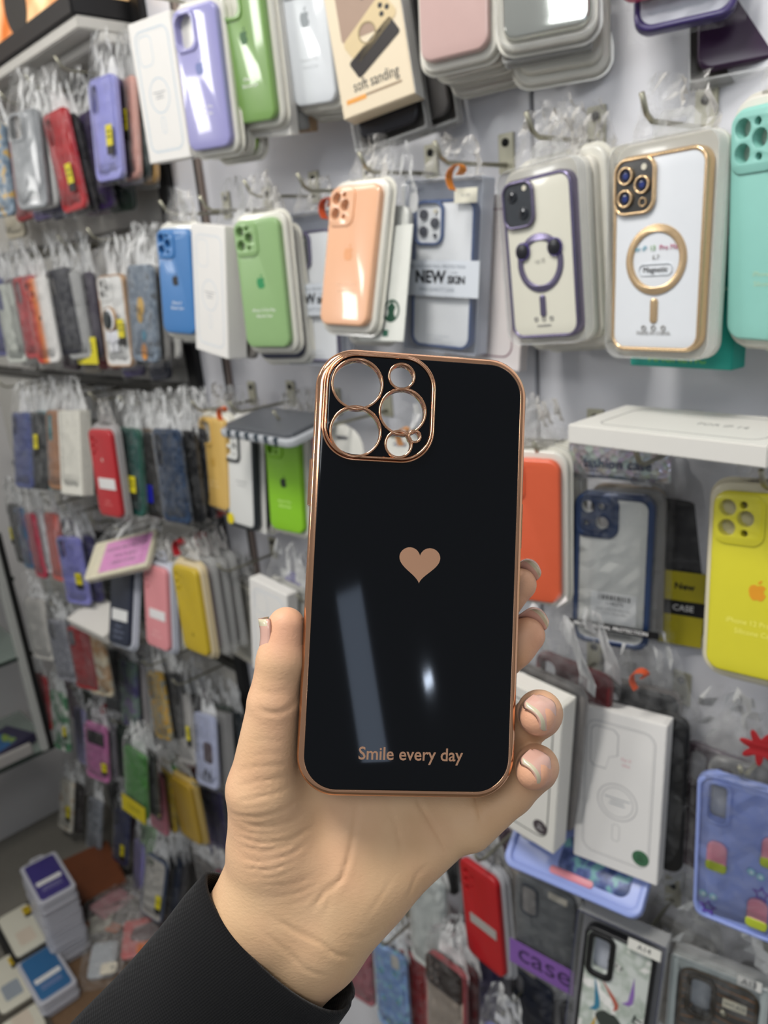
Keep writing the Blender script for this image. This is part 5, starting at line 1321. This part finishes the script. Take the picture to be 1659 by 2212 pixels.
behind('navy_c', [('black phone case in a bag', '#17171a', 'bag'), ('charcoal phone case in a bag', '#2a2a2e', 'bag'), ('red phone case in a bag', '#96202a', 'bag')], 'the navy denim case', side=.02)
# fourth row
sil('lav_d', 'lavender case with yellow sticker in a bag, fourth row left panel', '#8382c4', 'pill', tray=False, bagged=16, stick=S(.022, -.014, .02, .026))
sil('navy_d', 'navy case with white label in a box tray, fourth row left panel', '#1f2638', 'none', tray=True, trayma=mat('#c6c9d2', .3, coat=.3, grain=.02), stick=(.004, -.020, .058, .022, .0006, '#e2e2de', None, 1, 'price_label'), words=['Silicone', 'Mobile Case', 'Soft touch'], wy=-.042, pcol='#7d8398', wsize=.008)
sil('pink_d', 'pink case with white label in a box tray beside the navy one', '#dd8f92', 'dots', tray=True, trayma=mat('#c6c9d2', .3, coat=.3, grain=.02), tab=True, stick=(.006, -.012, .052, .018, .0006, '#e6e2e0', None, 1, 'price_label'), words=['Silicone', 'Mobile Case'], wy=-.045, pcol='#eab9b8', wsize=.007)
sil('yel_d', 'yellow silicone case in a tray beside the pink boxed case', '#c9ac22', 'dots', '#8a7414', tray=True, bump_logo=.007, mz=-.28, coat=.6, trayma=mat('#d8c8a4', .3, coat=.4, grain=.02))
behind('yel_d', [('mauve phone case in a tray', '#8f7d7c', 'cleartray'), ('dark maroon phone case in a tray', '#3c2a2c', 'cleartray'), ('grey phone case in a tray', '#6b6866', 'cleartray')], 'the yellow silicone case', side=.006)
behind('pink_d', [('dark red phone case in a tray', '#7a2426', 'tray')], 'the pink boxed case', side=.002)
sil('clear_d', 'clear beige case with red corner in a tray left of the thumb', '#b7b3a6', 'dots', tray=True, trayma=mat('#b5b2aa', .2, coat=.5, alpha=.7), bagged=17, stick=(-.020, .062, .024, .012, .0006, '#b04a3a', None, 1, 'red_label'))
carton('wbox_d', 'white carton behind the thumb, fourth row', .022, line='#cfd4da', ring=False)
behind('wbox_d', [('pale phone case in a bag', '#cfcdc4', 'bag'), ('violet-edged carton', '#8a83c0', 'box')], 'the white carton by the thumb', step=.03, rise=-.004, side=.02)
behind('clear_d', [('grey carton', '#b9b6b2', 'box')], 'the clear beige case', rise=-.01)
sil('hot_d', 'hot pink case in a bag, fourth row at the left', '#c9304f', 'none', tray=False, bagged=18)
sil('coral_d', 'salmon coral case in a bag beside the lavender stickered case', '#d96458', 'dots', tray=False, bagged=20)
extra('hot_d', '', 'white case edge in a bag right of the hot pink case', '#d2cfd0', .035, .012, .006, bagseed=81)
extra('hot_d', '', 'blue and mauve scenic case in a bag, fourth row left edge', '#4a6a86', -.10, .012, .004, bagseed=82, body=prints('#3f6f94', '#6b5a7c', 22, '#8a98a4'))
extra('hot_d', '', 'black case with yellow edge at the left frame edge, fourth row', '#24231f', -.165, .02, .006, bagseed=83, stick=S(-.02, .0))
behind('lav_d', [('indigo patterned phone case in a bag', '#383360', 'bag'), ('dark grey phone case in a bag', '#47444c', 'bag')], 'the lavender stickered case', side=.02)
# tilted carton with pink print over the fourth row
root = thing('carton', 'cream tray with pink lettered card lying tilted above the navy boxed case', 'box', pose_matrix((-1.345, .560, -.478), math.radians(-52), math.radians(22), math.radians(12)))
obj('tray_body', flat([rr(.150, .086, .008)], -.014, 0, .003, 2), mat('#cfc8ae', .3, coat=.4, grain=.03), root)
pk_ = obj('pink_card', flat([rr(.110, .068, .003, .014, 0)], 0, .0006), mat('#c886b4', .45, grain=.1), root)
letters('WWW PROTECTOR', .0105, mat('#4a3a4a', .5), pk_, .014, .014, .0007); letters('Case & glass', .0105, mat('#4a3a4a', .5), pk_, .014, -.002, .0007); letters('NEW STYLE', .0105, mat('#4a3a4a', .5), pk_, .014, -.018, .0007)
obj('plastic_bag', bag_mesh(.165, .10, .04, -.016, .004, 91, .6), FILM, root)
root = thing('carton', 'small white carton lying flat under the lavender stickered case', 'box', pose_matrix((-1.555, .575, -.672), math.radians(-70), math.radians(0), math.radians(4)))
obj('carton_body', box_mesh(-.080, .080, -.040, .040, -.022, 0, .0008), mat('#d8d4cc', .55, grain=.03), root)
obj('carton_flap', box_mesh(.080, .0808, -.036, .036, -.020, -.002, .0002), mat('#c9c5bc', .55), root)
# fifth row
sil('scen_e', 'green and violet scenic case in a bag, fifth row left panel', '#4a4468', 'rect', tray=False, bagged=21, body=prints('#3a3560', '#5f7a66', 16, '#6a5a80'))
sil('yelp_e', 'yellow floral case in a bag, fifth row left panel', '#b8962c', 'rect', tray=False, bagged=22, body=prints('#8a8a7a', '#c29a24', 75, '#b8861c'))
sil('clear_e', 'smoke clear case in a bag, fifth row left panel', '#a5a29e', 'rect', tray=False, bagged=23, stick=S(.032, -.004, .014, .03))
rt, w, h = sil('fig_e', 'pale lilac case with a dark figure print near the palm', '#a9aec6', 'none', tray=False, bagged=24)
obj('print_patch', flat([rr(.030, .042, .006, .012, -.002)], 0, .0005), mat('#4a3a40', .45), rt); obj('print_strokes', flat([[(-.01, -.05), (.0, -.035), (.012, -.05), (.02, -.032), (.016, -.06), (.0, -.045), (-.006, -.062)]], 0, .0005), mat('#2c3040', .45), rt)
obj('side_lettering', box_mesh(-.030, -.026, -.01, .05, 0, .0004, 0), mat('#3a3d4c', .5), rt)
sil('hotp_e', 'pink flip-phone case with black window and yellow sticker', '#c274a4', 'none', tray=False, bagged=25, stick=S(.030, -.030, .018, .024))
rt = bpy.data.objects[[o.name for o in COL.objects if o.get('label', '').startswith('pink flip-phone')][0]]
obj('black_window', flat([rr(.058, .038, .005, .002, .042)], 0, .0014, .0004, 1), mat('#0c0b0d', .15, coat=.6), rt)
obj('window_edge', flat([rr(.062, .042, .006, .002, .042), rr(.058, .038, .005, .002, .042)], 0, .0018, .0004, 1), mat('#b566a0', .3), rt)
sil('lavs_e', 'slim lavender case in a bag left of the pink flip-phone case', '#8b87b4', 'dots', tray=False, bagged=26, name='phone_case')
sil('wgr_e', 'white case with green leaves in a bag, fifth row at the left', '#b9c2b8', 'none', tray=False, bagged=28, body=prints('#3f7a52', '#c0c4ba', 26, '#d2d2ca'), stick=S(.030, -.018, .014, .024))
sil('redl_e', 'red case in a bag beside the glass shelf unit', '#9c2b30', 'none', tray=False, bagged=29)
behind('yelp_e', [('black phone case in a bag', '#17161a', 'bag'), ('dark grey phone case in a bag', '#3a383c', 'bag')], 'the yellow floral case', side=.03)
behind('fig_e', [('grey-sided carton', '#8f8e8c', 'box'), ('black-teal phone case in a bag', '#142026', 'bag')], 'the lilac figure case', side=.03, step=.024)
behind('clear_e', [('charcoal phone case in a bag', '#2c2b2e', 'bag')], 'the smoke clear case', side=-.03)
behind('hotp_e', [('grey phone case in a bag', '#77747a', 'bag'), ('dark green phone case in a bag', '#26382c', 'bag')], 'the pink flip-phone case', side=.05)
behind('scen_e', [('pale grey phone case in a bag', '#a19c9c', 'cleartray')], 'the scenic green and violet case', side=.012)
extra('scen_e', '', 'black case with white panel in a bag left of the scenic case', '#23272a', -.085, .018, .004, bagseed=84, cam='rect')
extra('scen_e', '', 'dark green-grey case in a bag beside the black-and-white one', '#2f3a38', -.045, .01, .012, bagseed=85)
extra('lav_d', '', 'red case edge in a bag below the lavender stickered case', '#a8282c', -.03, -.215, .004, bagseed=86)
extra('lav_d', '', 'cream brown case in a bag below the lavender stickered case', '#b9a98c', .012, -.225, .006, bagseed=87, body=prints('#c9bfa6', '#a87a44', 22, '#d2c9b4'))
extra('lav_d', '', 'grey dotted case in a bag, fifth row at the left', '#96969a', -.095, -.205, .004, bagseed=88, body=prints('#85858c', '#a9a9ae', 90, '#6f6f7a'))
extra('lav_d', '', 'white carton-like case in a bag beside the glass shelf posts', '#c6c2ba', -.165, -.16, .004, bagseed=89, cam='none')
# sixth row
rt, w, h = sil('green_f', 'bright green case over a yellow band reading case, sixth row', '#4a8c3c', 'none', tray=False, bagged=30)
yb = obj('yellow_band', box_mesh(-w/2-.003, w/2+.003, -h/2-.002, -h/2+.040, .0058, .0064, 0), mat('#b9a818', .45), rt); letters('case', .026, mat('#7a7010', .5), yb, 0, -h/2+.022, .0065)
sil('pink_f', 'soft pink case in a bag, sixth row left panel', '#bd7280', 'none', tray=False, bagged=32, stick=S(.018, -.014, .02, .024))
sil('must_f', 'dark mustard case in a tray near the palm edge', '#a8882a', 'none', tray=True, trayma=mat('#bfa562', .3, coat=.3, grain=.03))
sil('lavp_f', 'lilac marble case in a bag beside the palm edge', '#7f83a6', 'none', tray=False, bagged=36, body=prints('#7a7c9e', '#a09aa8', 24, '#7a4a86'))
behind('pink_f', [('yellow phone case in a bag', '#b89a12', 'bag'), ('green phone case in a bag', '#3f8a32', 'bag')], 'the soft pink bagged case', side=.02)
behind('green_f', [('dark grey phone case in a bag', '#3a3c38', 'bag')], 'the bright green case', side=-.05)
behind('lavp_f', [('mauve phone case in a bag', '#6a5658', 'bag'), ('maroon phone case in a bag', '#7a2c42', 'bag')], 'the lilac marble case', side=.02)
sil('flor_f', 'cream floral case with yellow sticker at the end of the wall', '#c6bfae', 'none', tray=False, bagged=37, body=prints('#c9c4b6', '#d2cdbf', 30, '#a8804c'), stick=S(.026, -.010, .022, .034))
behind('flor_f', [('dark brown phone case in a bag', '#2b2422', 'bag')], 'the cream floral case', side=.06)
extra('flor_f', '', 'grey patterned case in a bag, sixth row near the end wall', '#7d8086', .150, -.01, .004, bagseed=92, body=prints('#767a80', '#8d9096', 40, '#60666c'))
extra('flor_f', '', 'navy and silver case in a bag, sixth row', '#2c3050', .285, .0, .006, bagseed=93, stick=S(.02, -.03))
extra('flor_f', '', 'pale green case in a bag, sixth row', '#6f8a66', .42, .0, .002, bagseed=94, body=prints('#6f8a68', '#8da386', 30, '#4c6a44'), stick=S(.01, -.03))
# seventh row
sil('lav_g', 'lavender case low on the left panel, bottom row', '#8078b0', 'dots', tray=False, bagged=38)
sil('wnavy_g', 'white case with navy side and yellow sticker, bottom row', '#b0aca4', 'square', tray=False, bagged=39, stick=S(.028, -.022, .018, .034), frame=mat('#3a4a66', .35))
behind('wnavy_g', [('black phone case in a bag', '#17181c', 'bag'), ('navy phone case in a bag', '#1f2a40', 'bag'), ('grey phone case in a bag', '#5c5a5c', 'bag')], 'the white and navy case', side=.02)
extra('must_f', '', 'clear case in a crumpled bag below the lilac marble case', '#6d6864', .02, -.21, .006, bagseed=95)
extra('must_f', '', 'crimson case in a crumpled bag below the lilac marble case', '#8a2c48', .10, -.20, .004, bagseed=96)

# ------------------------------------------------------------------ floor at the left: stacks, bags, carpet
carpet = obj('floor_mat', box_mesh(-1.72, -1.18, .02, .53, FLOOR+.0005, FLOOR+.012, .004), mat('#6d543c', .9, grain=.35, scale=220, bump=1.0)); tag(carpet, 'brown carpet mat on the floor at the foot of the wall', 'mat')
def lying(x, y, z, rz, pitch=0.0):
    return Matrix.Translation((x, y, z)) @ Matrix.Rotation(rz, 4, 'Z') @ Matrix.Rotation(pitch, 4, 'X')
GTRAY = mat('#c3c3ca', .25, coat=.4, grain=.02, alpha=.82)
def stack(x, y, z0, rz, n, step, color, colname, labels=True):
    for i in range(n):
        topmost = i == n-1
        lab = ('%s case in a blister tray, topmost of its stack on the floor' % colname) if topmost else '%s blister tray in the floor stack, %s below the topmost' % (colname, ['zero', 'one', 'two', 'three', 'four', 'five', 'six', 'seven', 'eight', 'nine', 'ten', 'eleven', 'twelve', 'thirteen', 'fourteen', 'fifteen', 'sixteen', 'seventeen'][n-1-i])
        r = thing('phone_case', lab, 'phone case', lying(x+random.Random(i).uniform(-.002, .002), y, z0+step*i, rz+random.Random(i+9).uniform(-.02, .02)), 'stack of %s blister trays' % colname)
        k = ('stk', 0)
        if k not in MESH:
            MESH[k] = flat([rr(.092, .172, .012)], 0, .0095, .0022, 2); MESH[('stk', 1)] = flat([rr(.074, .150, .010)], .0090, .0112, .0008, 1)
            MESH[('stk', 2)] = flat([[(-.018, .084), (.018, .084), (.018, .100), (.012, .106), (-.012, .106), (-.018, .100)], rr(.018, .005, .002, 0, .097)], .001, .002)
        obj('blister_tray', MESH[k], GTRAY, r); obj('case_shell', MESH[('stk', 1)], mat(color, .4, coat=.2), r); obj('hang_tab', MESH[('stk', 2)], GTRAY, r)
        if topmost:
            lb_ = obj('price_label', box_mesh(-.030, .030, -.022, -.006, .0113, .0117, 0), mat('#dedcd8', .5), r)
            fine_lines(r, 0, -.034, .0113, (.05, .046, .05), mat('#9a96b4', .5), .006, .0016); fine_lines(lb_, 0, -.012, .0118, (.05,), PRINTM, name='label_line')
stack(-1.795, .397, FLOOR+.001, math.radians(85), 18, .0122, '#3c3372', 'violet')
stack(-1.68, .314, FLOOR+.001, math.radians(89), 5, .0122, '#2f6390', 'blue')
br = PT['brown']
root = thing('carton', 'brown leather-look box on the floor by the violet stack', 'box', lying(br[0], br[1], FLOOR, math.radians(80)))
obj('box_body', box_mesh(-.085, .085, -.10, .10, 0, .060, .003), mat('#3a2418', .5, grain=.15), root); obj('box_lid', box_mesh(-.087, .087, -.102, .102, .060, .074, .003), mat('#6a3a20', .45, grain=.2, scale=25), root)
for i, (k, lab, z) in enumerate((('wpack1', 'white case with yellow tag in a black box left of the violet stack', -1.56), ('wpack2', 'white printed case at the left frame edge by the blue stack', -1.58), ('wpack3', 'white case with yellow edge below the blue stack', -1.60))):
    p_ = PT[k]; root = thing('phone_case', lab, 'phone case', lying(p_[0]-.02, p_[1], z, math.radians(88), math.radians(4)))
    obj('box_tray', box_mesh(-.050, .050, -.090, .090, FLOOR-z+.002, .006, .002), mat('#1d1c1b' if i == 0 else '#4a453c', .5), root)
    obj('case_shell', flat([rr(.078, .155, .012)], .006, .016, .003, 2), mat('#cfcbb9', .4, coat=.3, grain=.03), root)
    sticker(root, .028, .05, .018, .026, .0165, '#c4a41c', '#2a2824')
    obj('print_patch', flat([rr(.040, .050, .006, 0, -.03)], .0158, .0164), mat('#8d949a' if i == 1 else '#c9bba8', .5), root)
def crumpled(k, label, color, size, z, seed, cat='plastic bag', tagc=None):
    p_ = PT[k]; root = thing('plastic_bag', label, cat, lying(p_[0], p_[1], z, random.Random(seed).uniform(-1, 1), random.Random(seed+1).uniform(-.2, .3)))
    obj('bag_film', bag_mesh(size, size*1.3, size*.4, -.02, .02, seed, .7, .012, 14, 18), FILM2, root)
    obj('inner_card', flat([rr(size*.6, size*.8, .01)], -.004, .004, .001, 1), mat(color, .45, grain=.1), root)
    if tagc: obj('tag', flat([rr(.04, .028, .008, size*.2, -size*.3), circ(size*.2+.01, -size*.3, .003, 10)], .016, .018), mat(tagc, .45), root)
crumpled('misc0', 'clear bag with a pink card on the floor beside the brown box', '#a8757a', .12, -1.56, 101)
crumpled('misc1', 'crumpled clear bag with cream card and orange tag on the floor', '#b9b6a4', .10, -1.57, 102, tagc='#c9682c')
crumpled('misc2', 'crumpled bag with salmon card beside the sleeve', '#b8504e', .12, -1.56, 103, tagc='#c4641e')
crumpled('misc3', 'crumpled bag with white clip on the carpet edge', '#a9adb0', .11, -1.59, 104, tagc='#d8d0bc')
crumpled('misc4', 'crumpled clear bag under the bottom row of cases', '#5c4a4c', .13, -1.55, 105)
crumpled('misc5', 'crumpled clear bag with brown card behind the cream one', '#6f6458', .11, -1.58, 106, tagc='#b8612a')
# glass shelf unit against the end wall
un = thing('shelf_unit', 'glass shelf unit with white posts against the end wall', 'shelf unit', Matrix.Translation((-2.05, .30, FLOOR)))
GLASS = mat('#9fb3a6', .05, spec=.8, grain=.02, alpha=.35); GEDGE = mat('#26332c', .2, coat=.5)
for z in (.405, .70, .92):
    g = obj('glass_shelf', box_mesh(-.28, 0, -.9, .262, z-.005, z+.003, .0006), GLASS, un)
    obj('shelf_edge', box_mesh(-.002, .0015, -.9, .262, z-.006, z+.004, .0004), GEDGE, g)
obj('post', box_mesh(-.012, .012, .222, .240, .41, 1.05, .002), mat('#b9bab4', .5), un); obj('post_edge', box_mesh(-.016, .008, .242, .256, .41, 1.05, .002), mat('#1b1b1a', .5), un)
obj('shelf_lip', box_mesh(-.012, .004, -.9, .20, .415, .445, .002), mat('#a7a39e', .5), un)
root = thing('gift_pack', 'blue patterned pack lying on the lower glass shelf', 'pack', lying(-2.13, .42, FLOOR+.409, math.radians(20)))
obj('pack_body', box_mesh(-.06, .06, -.10, .10, 0, .03, .004), mat('#3c3850', .4), root); obj('pack_print', flat([rr(.08, .12, .02)], .03, .0306), prints('#3a6ca0', '#2c5a8c', 30, '#8aa24a'), root)

# ribbons tied to hooks
def ribbon(loc, color, label, s=1.0, seed=0):
    rnd = random.Random(seed); vs, fs = [], []
    n = 18
    for i in range(n+1):
        t = i/n; a = -1.0+t*5.0
        c = Vector((.011*s*math.cos(a)+.010*s*t, -.006*t*s, .009*s*math.sin(a)-.014*s*t)); hw_ = .005*s
        vs += [tuple(c+Vector((0, -hw_, .001*math.sin(9*t)))), tuple(c+Vector((0, hw_, -.001*math.sin(7*t))))]
        if i: fs.append((2*i-2, 2*i-1, 2*i+1, 2*i))
    me_ = bpy.data.meshes.new('ribbon'); me_.from_pydata(vs, [], fs)
    o = obj('ribbon', me_, mat(color, .45)); o.location = loc
    so_ = o.modifiers.new('thickness', 'SOLIDIFY'); so_.thickness = .0006
    return tag(o, label, 'ribbon')
for k_, c_, l_, s_ in (('rib0', '#d9822a', 'orange ribbon on the hook above the blue-framed NEW SKIN box', 1.0), ('rib1', '#d2552a', 'orange-red ribbon on the hook left of the peach case', 1.0),
        ('rib2', '#d2602c', 'orange ribbon above the mustard case', .9), ('rib3', '#a81f26', 'red ribbon among the bags over the black-outline carton', 1.2), ('rib4', '#b0222a', 'red ribbon on the rail above the pink boxed case', 1.3),
        ('rib5', '#a01e24', 'red ribbon above the hot pink flip-phone case', 1.1), ('rib6', '#c9522c', 'orange ribbon above the green-sticker carton', .9), ('rib8', '#c9822c', 'amber ribbon seen through the right lens hole of the held case', .9), ('rib7', '#a8262a', 'dark red ribbon on the upper rail near the yellow silicone case', 1.2)):
    ribbon(PT[k_], c_, l_, s_, len(k_))
